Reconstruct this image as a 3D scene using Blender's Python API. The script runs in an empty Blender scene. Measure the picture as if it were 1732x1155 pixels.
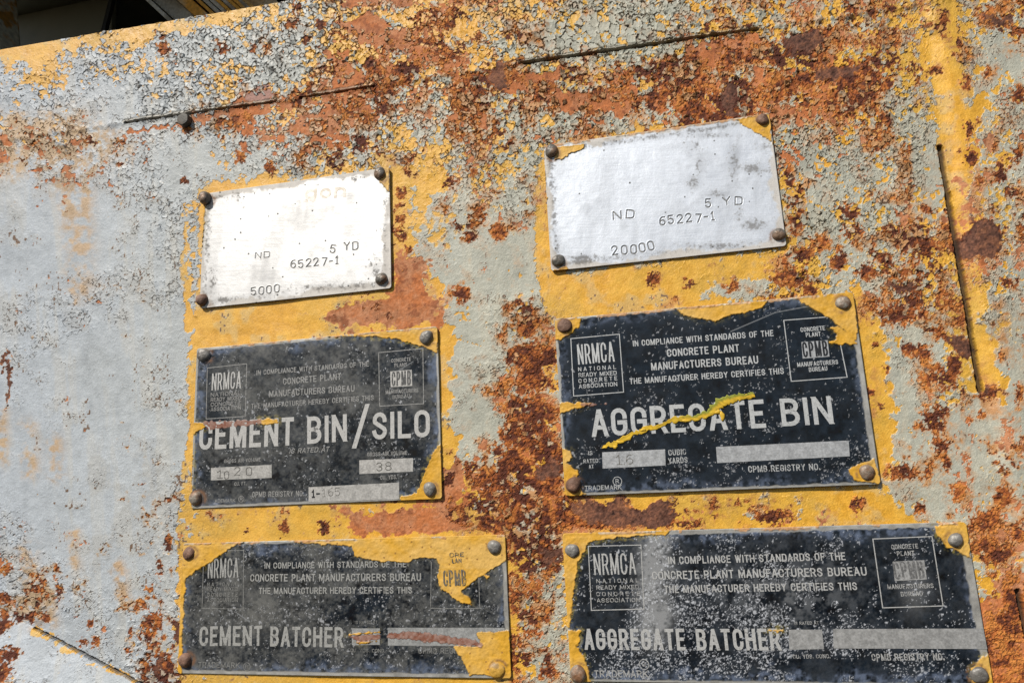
import bpy, math
import numpy as np
from mathutils import Matrix, Vector

# ------------------------------------------------------------------ frame
W, H = 1732.0, 1155.0
S = 0.5                                  # metres per plane unit
F = 0.64880369
R = np.array([[0.977852495472388, -0.0476252957349042, -0.20380463268676308],
              [0.08347467474150647, 0.9817105522916543, 0.17110339036972602],
              [0.19192830894691698, -0.18432640268116252, 0.9639436194609096]])
PX = 0.00089                             # one photo pixel on the panel, in plane units
STEP = 1.38                              # vertex spacing of the weathered sheets, in pixels
sc = bpy.context.scene
col = sc.collection


def wp(u, v, n=0.0):
    """panel coordinates (right, up, outward) -> world metres"""
    return (u * S, -n * S, v * S)


def UV(px, py):
    px = np.asarray(px, float); py = np.asarray(py, float)
    d = np.stack([(px - W / 2) / (F * W), -(py - H / 2) / (F * W), -np.ones_like(px)], -1)
    n = R[:, 2]
    t = -n[2] / (d @ n)
    p = d * t[..., None] + np.array([0, 0, 1.0])
    q = p @ R
    return q[..., 0], q[..., 1]


def PIX(u, v, n=0.0):
    p = u[..., None] * R[:, 0] + v[..., None] * R[:, 1] + n * R[:, 2]
    d = 1 - p[..., 2]
    return W / 2 + F * W * p[..., 0] / d, H / 2 - F * W * p[..., 1] / d


# ------------------------------------------------------------------ camera, sky, sun, exposure
cam = bpy.data.cameras.new('camera')
cam.sensor_width = 36.0
cam.lens = F * 36.0
cam.clip_start = 0.01
cam.clip_end = 500
co = bpy.data.objects.new('camera', cam); col.objects.link(co)
Q = np.array([[1, 0, 0], [0, 0, -1], [0, 1, 0.0]])      # plane axes -> world axes
pos = Q @ (R.T @ np.array([0, 0, 1.0])) * S
M = np.eye(4); M[:3, :3] = Q @ R.T; M[:3, 3] = pos
co.matrix_world = Matrix(M.tolist())
sc.camera = co

SUN = np.array([-0.45, 0.80, 0.71])                     # towards the sun, panel axes
SUN /= np.linalg.norm(SUN)
sd = Q @ SUN
w = bpy.data.worlds.new('World'); sc.world = w; w.use_nodes = True
nt = w.node_tree
sky = nt.nodes.new('ShaderNodeTexSky'); sky.sky_type = 'NISHITA'; sky.sun_disc = False
sky.sun_elevation = math.asin(sd[2]); sky.sun_rotation = math.atan2(sd[0], sd[1])
bg = nt.nodes['Background']; bg.inputs[1].default_value = 0.075
nt.links.new(sky.outputs[0], bg.inputs[0])
sl = bpy.data.lights.new('sun', 'SUN'); sl.energy = 4.7; sl.angle = math.radians(0.5); sl.color = (1.0, 0.945, 0.86)
so = bpy.data.objects.new('sun', sl); col.objects.link(so)
so.rotation_euler = Vector((-sd[0], -sd[1], -sd[2])).to_track_quat('-Z', 'Y').to_euler()
sc.view_settings.view_transform = 'Standard'
sc.view_settings.look = 'None'
sc.view_settings.exposure = 0.07
sc.view_settings.gamma = 1.0
sc.view_settings.use_curve_mapping = False

# ------------------------------------------------------------------ numpy noise
f4 = np.float32


def vnoise(x, y, seed):
    t = np.random.default_rng(seed).random((256, 256), dtype=f4) * 2 - 1
    xi = np.floor(x).astype(np.int32); yi = np.floor(y).astype(np.int32)
    fx = (x - xi).astype(f4); fy = (y - yi).astype(f4)
    fx = fx * fx * fx * (fx * (fx * 6 - 15) + 10); fy = fy * fy * fy * (fy * (fy * 6 - 15) + 10)
    x0 = xi & 255; x1 = (xi + 1) & 255; y0 = yi & 255; y1 = (yi + 1) & 255
    a = t[y0, x0]; b = t[y0, x1]; c = t[y1, x0]; d = t[y1, x1]
    return (a + (b - a) * fx) * (1 - fy) + (c + (d - c) * fx) * fy


def fbm(x, y, scale, octaves, seed, gain=0.55):
    s = 0; a = 1.0; tot = 0
    for o in range(octaves):
        k = 2.03 ** o / scale
        s = s + a * vnoise(x * k + 17.3 * o, y * k - 9.1 * o, seed + o); tot += a * a; a *= gain
    return s / (tot ** 0.5) * 1.25


def voronoi(x, y, cell, seed, jit=0.95):
    rng = np.random.default_rng(seed)
    tab = rng.random((4, 256, 256), dtype=f4)
    gx = x / cell; gy = y / cell
    xi = np.floor(gx).astype(np.int32); yi = np.floor(gy).astype(np.int32)
    d1 = np.full(x.shape, 9, f4); d2 = d1.copy(); dx1 = np.zeros_like(d1); dy1 = dx1.copy()
    ci = np.zeros(x.shape, np.int32)
    for j in (-1, 0, 1):
        for i in (-1, 0, 1):
            cx = (xi + i) & 255; cy = (yi + j) & 255
            dx = (xi + i + 0.5 + jit * (tab[0][cy, cx] - 0.5) - gx).astype(f4)
            dy = (yi + j + 0.5 + jit * (tab[1][cy, cx] - 0.5) - gy).astype(f4)
            d = np.sqrt(dx * dx + dy * dy)
            near = d < d1
            d2 = np.where(near, d1, np.minimum(d2, d))
            dx1 = np.where(near, dx, dx1); dy1 = np.where(near, dy, dy1)
            ci = np.where(near, cy * 256 + cx, ci)
            d1 = np.minimum(d1, d)
    r1 = tab[2].ravel()[ci]; r2 = tab[3].ravel()[ci]
    return d1, d2, dx1, dy1, r1, r2


def sstep(a, b, x):
    t = np.clip((x - a) / (b - a), 0, 1)
    return t * t * (3 - 2 * t)


def lerp(a, b, t):
    return a + (b - a) * t


def polysd(px, py, pts):
    """signed distance to a polygon, positive inside"""
    pts = np.asarray(pts, float); n = len(pts)
    d = np.full(px.shape, 1e9); ins = np.zeros(px.shape, bool)
    for i in range(n):
        ax, ay = pts[i]; bx, by = pts[(i + 1) % n]
        ex, ey = bx - ax, by - ay
        t = np.clip(((px - ax) * ex + (py - ay) * ey) / (ex * ex + ey * ey + 1e-9), 0, 1)
        d = np.minimum(d, (px - ax - t * ex) ** 2 + (py - ay - t * ey) ** 2)
        c = ((ay > py) != (by > py)) & (px < (bx - ax) * (py - ay) / (by - ay + 1e-12) + ax)
        ins ^= c
    return np.where(ins, 1, -1) * np.sqrt(d)


def segd(px, py, a, b):
    ex, ey = b[0] - a[0], b[1] - a[1]
    L = ex * ex + ey * ey
    t = np.clip(((px - a[0]) * ex + (py - a[1]) * ey) / L, 0, 1)
    qx = px - a[0] - t * ex; qy = py - a[1] - t * ey
    side = (ex * qy - ey * qx) / L ** 0.5
    return np.sqrt(qx * qx + qy * qy), side


# ------------------------------------------------------------------ materials
def mat(name, base=(0.5, 0.5, 0.5), rough=0.6, metal=0.0, attr=False, spec=0.5, bump=0.0, bscale=900.0, grain=0.0, gscale=1500.0, col2=None, c2scale=120.0, c2lo=0.45, c2hi=0.6):
    m = bpy.data.materials.new(name); m.use_nodes = True
    n = m.node_tree; b = n.nodes['Principled BSDF']
    b.inputs['Specular IOR Level'].default_value = spec
    b.inputs['Roughness'].default_value = rough
    b.inputs['Metallic'].default_value = metal
    b.inputs['Base Color'].default_value = (*base, 1)
    tc = n.nodes.new('ShaderNodeTexCoord')
    csrc = None
    if attr:
        a = n.nodes.new('ShaderNodeAttribute'); a.attribute_name = 'paint'
        csrc = a.outputs['Color']
        s = n.nodes.new('ShaderNodeAttribute'); s.attribute_name = 'surf'
        sp = n.nodes.new('ShaderNodeSeparateColor'); n.links.new(s.outputs['Color'], sp.inputs[0])
        n.links.new(sp.outputs[0], b.inputs['Roughness']); n.links.new(sp.outputs[1], b.inputs['Metallic'])
    elif col2:
        nz = n.nodes.new('ShaderNodeTexNoise'); nz.inputs['Scale'].default_value = c2scale; nz.inputs['Detail'].default_value = 6
        n.links.new(tc.outputs['Object'], nz.inputs['Vector'])
        rp = n.nodes.new('ShaderNodeValToRGB'); rp.color_ramp.elements[0].position = c2lo; rp.color_ramp.elements[1].position = c2hi
        rp.color_ramp.elements[0].color = (*base, 1); rp.color_ramp.elements[1].color = (*col2, 1)
        n.links.new(nz.outputs[0], rp.inputs[0]); csrc = rp.outputs[0]
    if grain:
        nz = n.nodes.new('ShaderNodeTexNoise'); nz.inputs['Scale'].default_value = gscale; nz.inputs['Detail'].default_value = 3
        n.links.new(tc.outputs['Object'], nz.inputs['Vector'])
        mr = n.nodes.new('ShaderNodeMapRange'); mr.inputs[1].default_value = 0.25; mr.inputs[2].default_value = 0.75
        mr.inputs[3].default_value = 1 - grain; mr.inputs[4].default_value = 1 + grain
        n.links.new(nz.outputs[0], mr.inputs[0])
        mx = n.nodes.new('ShaderNodeMix'); mx.data_type = 'RGBA'; mx.blend_type = 'MULTIPLY'; mx.inputs[0].default_value = 1
        if csrc: n.links.new(csrc, mx.inputs[6])
        else: mx.inputs[6].default_value = (*base, 1)
        n.links.new(mr.outputs[0], mx.inputs[7]); csrc = mx.outputs[2]
    if csrc: n.links.new(csrc, b.inputs['Base Color'])
    if bump:
        nz = n.nodes.new('ShaderNodeTexNoise'); nz.inputs['Scale'].default_value = bscale; nz.inputs['Detail'].default_value = 4
        n.links.new(tc.outputs['Object'], nz.inputs['Vector'])
        bp = n.nodes.new('ShaderNodeBump'); bp.inputs['Strength'].default_value = bump; bp.inputs['Distance'].default_value = 0.0004
        n.links.new(nz.outputs[0], bp.inputs['Height']); n.links.new(bp.outputs[0], b.inputs['Normal'])
    return m


M_panel = mat('weathered_paint', attr=True, grain=0.22, gscale=1400, bump=0.35, bscale=2200, spec=0.35)
M_plate = mat('weathered_plate', attr=True, grain=0.12, gscale=1800, bump=0.12, bscale=2500, spec=0.3)


# ------------------------------------------------------------------ mesh helpers
def new_mesh(name, verts, faces, material, parent=None, smooth=False):
    me = bpy.data.meshes.new(name)
    if isinstance(faces, np.ndarray) and faces.ndim == 2:
        nv, nf, k = len(verts), len(faces), faces.shape[1]
        me.vertices.add(nv); me.vertices.foreach_set('co', np.ascontiguousarray(verts, f4).ravel())
        me.loops.add(nf * k); me.loops.foreach_set('vertex_index', np.ascontiguousarray(faces, np.int32).ravel())
        me.polygons.add(nf); me.polygons.foreach_set('loop_start', np.arange(0, nf * k, k, dtype=np.int32))
        me.update(calc_edges=True)
    else:
        me.from_pydata([tuple(v) for v in verts], [], [tuple(f) for f in faces])
        me.update()
    me.materials.append(material)
    me.polygons.foreach_set('use_smooth', np.full(len(me.polygons), smooth, bool))
    o = bpy.data.objects.new(name, me); col.objects.link(o)
    if parent is not None: o.parent = parent
    return o


def set_attrs(o, rgb, surf):
    me = o.data
    for nm, arr in (('paint', rgb), ('surf', surf)):
        a = me.attributes.new(nm, 'FLOAT_COLOR', 'POINT')
        q = np.ones((len(arr), 4), f4); q[:, :3] = arr
        a.data.foreach_set('color', q.ravel())


def tag(o, label=None, cat=None, group=None, kind=None):
    if label: o['label'] = label
    if cat: o['category'] = cat
    if group: o['group'] = group
    if kind: o['kind'] = kind
    return o


def grid_faces(nu, nv):
    i = np.arange((nv - 1) * nu).reshape(nv - 1, nu)[:, :-1].ravel()
    return np.stack([i, i + 1, i + 1 + nu, i + nu], 1).astype(np.int32)


# ------------------------------------------------------------------ the big weathered panel: paint maps
def rows(s):
    return np.array([[int(c) for c in r] for r in s.split()], float)


G = rows('''33333333365445332245677655544433365 22455788766356555578776444544443376 63777665775555566545665555433343267
78898875655677777788888666655464256 77898886766777665677888766675577347 88899986776665356677555555776676357
99899995555554465875555555576676367 99999995555554577775555555577676367 99999995555553677775555555437764357
99999985555554778765555555447874457 99999982222223668764111122235675367 99999995555555688755555555555487367
99999995555555588755555555555487468 99999995555555488755555555555487668 99999995555555488655555555555377778
99999995555555478455555555555388878 99999995555555467455555555555378878 99999992222222366544344444333567777
99999995555555555665555555555555567 99999995555555555775555555555555556 99999995555555555785555555555555566
98988885555555555676555555555555555 88988885555555555577555555555555555 88988885555555555577555555555555555''')
RU = rows('''00000000033444664321112344655543366 00000110122355776311112456676543225 00010011123677778654467766788753232
00110011365665456454668887588611223 33322123334443355324426888245510213 33321000134433123211000000311431242
11201000000002121210000000320332133 00100000000003123311000000310132132 00100000000003100010000000311354653
00010000000002110111000000540464334 00000000011233101510122214631463211 00000000000001101750000000000023212
00000000000000111860000000000036212 00000000000000012871000000000025421 00000000000000022881000000000034322
00000000000000135981000000000024233 00000000000000357991000000000013333 10000201221344459899987435322223554
10100100000000000760000000000000264 22100200000000000640000000000000154 23103500000000000540000000000000377
11213500000000000530000000000000288 42112700000000000450000000000000299 64313700000000000450000000000000299''')
OR = rows('''00000000022355543211112333344433233 00000010113566553211113444444433222 00000001214666665455566544555533223
00200114654665555566667665565412233 44423322566653333333334455344311333 45532111223322233211000000322332343
23421000000002233211000000211342343 12310000000003123321000000211152543 11210000000005321111000000311243544
11210000000007432111000000411321333 11110000000267731221223333532342322 11110000000156621331000000001223222
11110000000000111451000000001323223 10110000000000112552000000002223434 10110000000000113562000000002222334
11110000000000345662000000002212344 12110000000000567662000000002111344 22210121112566665566665533533311444
33211110000000000442000000000000355 33211210000000000332000000000000567 34212310000000000332000000000000799
34222310000000000232000000000000799 53222420000000000232000000000000799 53222420000000000232000000000000799''')
CR = rows('''55555555577777777788999888877654466 44566788888888888899999888887654456 66666788888888888888888888888754444
77645777888877788888778888888854444 66634456777776666677657899998854445 44435545566665555554333333987764445
22234663333333444433333333986664444 21123563333333333333333333986665445 22123453333333333333333333975566555
22444443333333333333333333985686465 35543453333333334533222234865464243 44443442222222334633333333334354222
44433442222222334743333333334355222 43333442222222335753333333334345422 43223342222222335753333333334333322
32222342222222445653333333334223222 32222352222222556753333333334223222 54322352222234456876545435544222322
65322462222222224875333333333222222 65433572222222224755333333333222222 65554682222222224655333333333222233
55566782222222224555333333333222233 77667782222222224555333333333222233 77667782222222224555333333333222233''')
for a_ in (G, RU, OR, CR):
    assert a_.shape == (24, 35), a_.shape

YELLOW = [
    [(333, 335), (340, 316), (500, 294), (655, 270), (680, 275), (690, 300), (688, 380), (686, 440), (735, 470), (755, 540), (768, 600), (766, 700),
     (768, 780), (800, 830), (860, 890), (880, 930), (882, 1000), (872, 1100), (880, 1155), (880, 1300), (290, 1300), (300, 1100), (303, 1060),
     (296, 1000), (300, 900), (306, 850), (312, 760), (318, 700), (316, 600), (328, 540), (340, 470), (334, 380)],
    [(925, 300), (940, 470), (1330, 418), (1345, 440), (1330, 490), (940, 545), (922, 520), (905, 430)],
    [(1440, 480), (1470, 500), (1482, 560), (1500, 640), (1512, 760), (1500, 830), (1560, 880), (1630, 890), (960, 905), (955, 835), (1480, 812),
     (1470, 700), (1445, 520)],
    [(912, 245), (935, 240), (1100, 212), (1180, 205), (1120, 226), (935, 265), (950, 470), (920, 470), (905, 400)],
    [(1585, -40), (1612, -40), (1622, 120), (1632, 240), (1640, 340), (1660, 440), (1660, 560), (1690, 640), (1680, 680), (1655, 650), (1640, 560),
     (1625, 440), (1600, 300), (1590, 250), (1580, 100)],
    [(-150, 105), (0, 82), (200, 50), (490, 0), (420, 25), (300, 54), (220, 70), (100, 88), (0, 107), (-150, 130)],
    [(312, 345), (330, 340), (327, 560), (309, 565)],
]
YELLOW2 = [
    [(160, 115), (240, 108), (250, 122), (170, 130)], [(50, 130), (95, 128), (88, 155), (60, 158)],
    [(400, 105), (425, 118), (395, 165), (362, 165), (360, 130)],
    [(830, 0), (905, -10), (900, 30), (850, 38)], [(560, 65), (620, 60), (625, 80), (570, 92)],
    [(795, 255), (830, 245), (838, 300), (825, 355), (800, 330)], [(640, 215), (700, 215), (690, 260), (650, 262)],
    [(720, 250), (765, 240), (740, 320), (722, 330)],
]
ORANGE = [
    [(672, 440), (712, 438), (728, 490), (738, 548), (660, 552), (560, 548), (556, 524), (610, 512), (662, 500)],
    [(588, 872), (650, 864), (700, 860), (738, 850), (742, 800), (776, 775), (788, 830), (792, 897), (600, 903)],
    [(218, 215), (320, 201), (460, 179), (640, 151), (640, 159), (470, 188), (330, 210), (225, 224)],
    [(560, 40), (620, 20), (660, 40), (650, 60), (590, 62)], [(830, 150), (900, 118), (960, 108), (950, 130), (880, 155)],
    [(1160, 75), (1280, 56), (1290, 90), (1230, 110), (1150, 112)],
]
BARE = [
    [(1632, 386), (1650, 374), (1680, 378), (1684, 395), (1690, 410), (1682, 440), (1628, 446), (1626, 415)],
    [(1608, 572), (1622, 563), (1630, 580), (1641, 590), (1636, 602), (1618, 601), (1606, 582)],
    [(1660, 652), (1680, 650), (1678, 662), (1664, 665)],
    [(978, 846), (1050, 843), (1062, 862), (1100, 845), (1140, 846), (1132, 888), (1050, 898), (1020, 885), (1000, 900), (985, 880)],
    [(1322, 60), (1355, 55), (1385, 52), (1395, 70), (1390, 90), (1345, 88), (1320, 75)],
    [(1375, 120), (1400, 112), (1460, 110), (1455, 125), (1430, 130), (1400, 137), (1372, 132)],
    [(294, 1046), (306, 1040), (310, 1075), (298, 1085), (290, 1070)], [(262, 1108), (278, 1100), (276, 1135), (262, 1140)],
    [(828, 105), (862, 108), (850, 150), (825, 155)],
    [(1650, 25), (1662, 38), (1700, 30), (1715, 40), (1690, 48), (1655, 46)],
    [(4, 590), (14, 588), (22, 640), (16, 690), (8, 672), (10, 625)],
    [(1215, 142), (1240, 138), (1248, 190), (1222, 195)], [(890, 950), (900, 940), (905, 962), (893, 972)],
    [(900, 780), (950, 770), (955, 800), (905, 815)], [(918, 930), (945, 925), (950, 950), (925, 958)],
    [(1495, 480), (1545, 478), (1550, 490), (1500, 492)], [(1520, 495), (1536, 500), (1530, 512), (1518, 506)],
    [(340, 16), (352, 14), (345, 32), (336, 34)],
]
GREYP = [[(1190, 480), (1290, 470), (1330, 478), (1300, 503), (1240, 506), (1180, 508)], [(1248, 868), (1290, 862), (1296, 872), (1262, 878)], [(1340, 842), (1352, 840), (1358, 884), (1346, 886)],
         [(1330, 430), (1350, 425), (1345, 450), (1330, 455)], [(600, 862), (640, 860), (630, 868)], [(690, 470), (725, 465), (720, 500), (700, 505)], [(780, 860), (800, 840), (850, 835), (852, 860), (810, 868)],
         [(470, 300), (640, 276), (650, 284), (480, 305)]]
SALMON = [[(415, 168), (428, 147), (455, 142), (462, 165), (440, 174)]]
SPOTS = '''397 204 11 12;419 199 9 9;407 265 10 9;455 287 11 13;376 235 6 7;313 305 6 6;208 242 5 7;319 222 12 6;679 326 9 9;678 347 7 6;678 371 8 7;
764 308 13 9;799 293 8 8;692 270 8 7;608 242 17 19;574 253 8 10;570 281 12 8;844 392 14 14;776 384 7 8;797 399 11 9;679 397 9 14;692 421 6 7;782 499 13 15;
1631 144 8 12;1669 125 9 10;1636 222 8 14;1655 308 7 7;1437 360 17 14;1445 394 17 16;1167 480 9 8;1239 484 13 9;1105 471 12 13;1590 754 17 13;1527 798 27 12;
1570 799 8 10;1620 830 14 16;1601 787 8 12;1557 864 9 8;1452 851 11 11;1696 840 14 18;1662 884 24 20;1312 873 33 13;1249 850 5 6;1455 850 10 10;1556 858 8 10;
286 918 7 17;270 959 7 12;253 994 5 11;256 1050 20 20;250 1075 16 12;222 1098 6 6;241 817 4 4;152 1053 7 10;222 1070 3 10;482 890 9 12;548 892 10 11;417 897 3 4;
869 974 9 10;904 1006 12 12;899 1069 14 12;889 1110 12 11;931 1139 14 12;920 1101 6 5;810 875 10 9;1420 440 12 18;1468 460 16 14;1480 510 14 10;1520 530 34 20;
1545 510 18 16;1535 590 16 10;1560 600 16 14;1570 640 20 9;1600 640 20 16;1612 620 14 20;1575 710 14 20;1480 585 8 6;1470 665 10 8;1500 625 6 5;1690 605 7 9;
1672 663 16 12;1490 690 6 5;1660 700 8 7;1720 665 8 14;1640 710 6 5;1530 400 20 22;1560 420 22 18;1550 385 16 12;1600 395 12 16;1570 355 8 8;1585 415 14 12;
1390 410 16 14;1360 430 16 14;1345 470 22 18;1370 490 14 10;1320 470 12 14;1335 300 10 22;1350 340 14 14;1345 380 14 18;890 555 20 12;905 590 10 20;900 640 22 22;
870 645 14 8;865 690 14 10;905 700 26 24;870 740 22 18;920 760 22 22;880 790 24 18;840 765 12 10;860 820 22 16;905 840 22 24;870 870 18 20;930 880 16 24;905 920 20 14;
935 960 12 20;930 700 14 16;800 790 10 8;812 812 12 10;905 990 10 8;870 1010 6 8;140 1085 8 7;162 1085 8 10;1700 480 10 8;1640 270 12 14;1690 300 12 10;1680 250 6 8;1720 160 12 16;1722 260 8 14;
505 12 7 9;496 38 10 12;520 65 8 8;545 45 9 8;375 75 8 8;380 85 12 7;274 62 6 8;280 85 10 12;430 82 7 7;230 0 8 8;60 1005 14 22;45 1040 22 14;10 1050 14 20;
80 1045 8 10;8 1010 10 10;100 1000 6 14;15 960 8 10;70 985 10 14;15 1130 26 20;30 1100 18 12'''
SPOTS = [[float(t) for t in q.split()] for q in SPOTS.replace('\n', '').split(';')]
STREAKS = [(0, 225, 150, 235, 30), (20, 250, 130, 265, 24), (148, 300, 148, 420, 14), (125, 320, 140, 480, 22), (35, 270, 28, 300, 9), (105, 260, 108, 310, 18), (50, 930, 50, 1020, 16), (62, 1000, 60, 1040, 16),
           (130, 480, 128, 512, 6), (222, 255, 224, 280, 4), (90, 1000, 92, 1045, 10), (205, 960, 215, 1020, 10), (1650, 300, 1665, 420, 10), (1690, 520, 1700, 600, 10),
           (1560, 330, 1530, 400, 16), (1660, 620, 1680, 690, 14), (1690, 830, 1700, 950, 20), (925, 545, 930, 640, 8), (5, 700, 8, 780, 10), (50, 720, 55, 790, 14),
           (95, 740, 100, 800, 12), (1010, 135, 1015, 175, 24), (1050, 165, 1055, 200, 20), (1480, 620, 1478, 700, 8), (890, 545, 900, 600, 18), (130, 900, 128, 960, 10)]

# low resolution maps (4 px cells) of everything with a large shape
LX0, LY0, LS = -240.0, -260.0, 4.0
lx, ly = np.meshgrid(np.arange(LX0, 2040, LS), np.arange(LY0, 1420, LS))


def up(grid):
    gx = np.clip((lx - 25) / 50, 0, 33.999); gy = np.clip((ly - 25) / 50, 0, 22.999)
    xi = gx.astype(int); yi = gy.astype(int); fx = gx - xi; fy = gy - yi
    fx = fx * fx * (3 - 2 * fx); fy = fy * fy * (3 - 2 * fy)
    return ((grid[yi, xi] * (1 - fx) + grid[yi, xi + 1] * fx) * (1 - fy) + (grid[yi + 1, xi] * (1 - fx) + grid[yi + 1, xi + 1] * fx) * fy) / 9


def pmax(polys, soft):
    m = np.zeros_like(lx)
    for p in polys:
        m = np.maximum(m, sstep(-soft, soft, polysd(lx, ly, p)))
    return m


mG, mR, mO, mK = up(G), up(RU), up(OR), up(CR)
mY = pmax(YELLOW, 13)
mG = mG * (1 - 0.93 * mY) * (1 - 0.45 * pmax(YELLOW2, 14))
mG = np.maximum(mG, 0.72 * pmax(GREYP, 9))
mOp = pmax(ORANGE, 8)
mB = pmax(BARE, 5)
mSal = pmax(SALMON, 3)
mSp = np.zeros_like(lx)
for x_, y_, a_, b_ in SPOTS:
    q = ((lx - x_) / a_) ** 2 + ((ly - y_) / b_) ** 2
    mSp = np.maximum(mSp, np.exp(-q * 0.75))
mTan = pmax([[(-80, 198), (130, 190), (205, 222), (206, 262), (160, 292), (100, 272), (40, 290), (-80, 292)]], 16)
mSt = np.zeros_like(lx)
for x0, y0, x1, y1, r_ in STREAKS:
    d_, _ = segd(lx, ly, (x0, y0), (x1, y1)); mSt = np.maximum(mSt, np.exp(-(d_ / r_) ** 2))


def samp(m, x, y):
    gx = np.clip((x - LX0) / LS, 0, m.shape[1] - 1.001); gy = np.clip((y - LY0) / LS, 0, m.shape[0] - 1.001)
    xi = gx.astype(np.int32); yi = gy.astype(np.int32); fx = (gx - xi).astype(f4); fy = (gy - yi).astype(f4)
    m = m.astype(f4)
    return (m[yi, xi] * (1 - fx) + m[yi, xi + 1] * fx) * (1 - fy) + (m[yi + 1, xi] * (1 - fx) + m[yi + 1, xi + 1] * fx) * fy


PL = {'A': [-0.36005, 0.2033, 0.34152, 0.20464, 0.00044], 'B': [0.23393, 0.20343, 0.33544, 0.20312, 0.00185],
      'C': [-0.32474, -0.09665, 0.41874, 0.25893, 6e-05], 'D': [0.2727, -0.10121, 0.41144, 0.25662, -0.00129],
      'E': [-0.28349, -0.3749, 0.52072, 0.1912, -0.00118], 'F': [0.31506, -0.37657, 0.51138, 0.19282, 0.00013]}
SEAM_TOP = [((-300, 282), (215, 208)), ((215, 208), (465, 172)), ((465, 172), (880, 108)), ((880, 108), (1280, 50)), ((1280, 50), (2100, -70))]
SEAM_SIDE = [((1535, -120), (1590, 250)), ((1590, 250), (1658, 660)), ((1658, 660), (1722, 1000)), ((1722, 1000), (1800, 1420))]
SEAM_LOW = [((-400, 800), (60, 1062)), ((60, 1062), (240, 1156)), ((240, 1156), (700, 1396))]


def line_side(x, y, segs):
    """nearest distance and side to a chain of segments"""
    bd = np.full(x.shape, 1e9); bs = np.zeros(x.shape)
    for a, b in segs:
        d, s = segd(x, y, a, b)
        n = d < bd; bd = np.where(n, d, bd); bs = np.where(n, s, bs)
    return bd, bs


FLAT = False      # facets are smaller than a pixel


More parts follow.
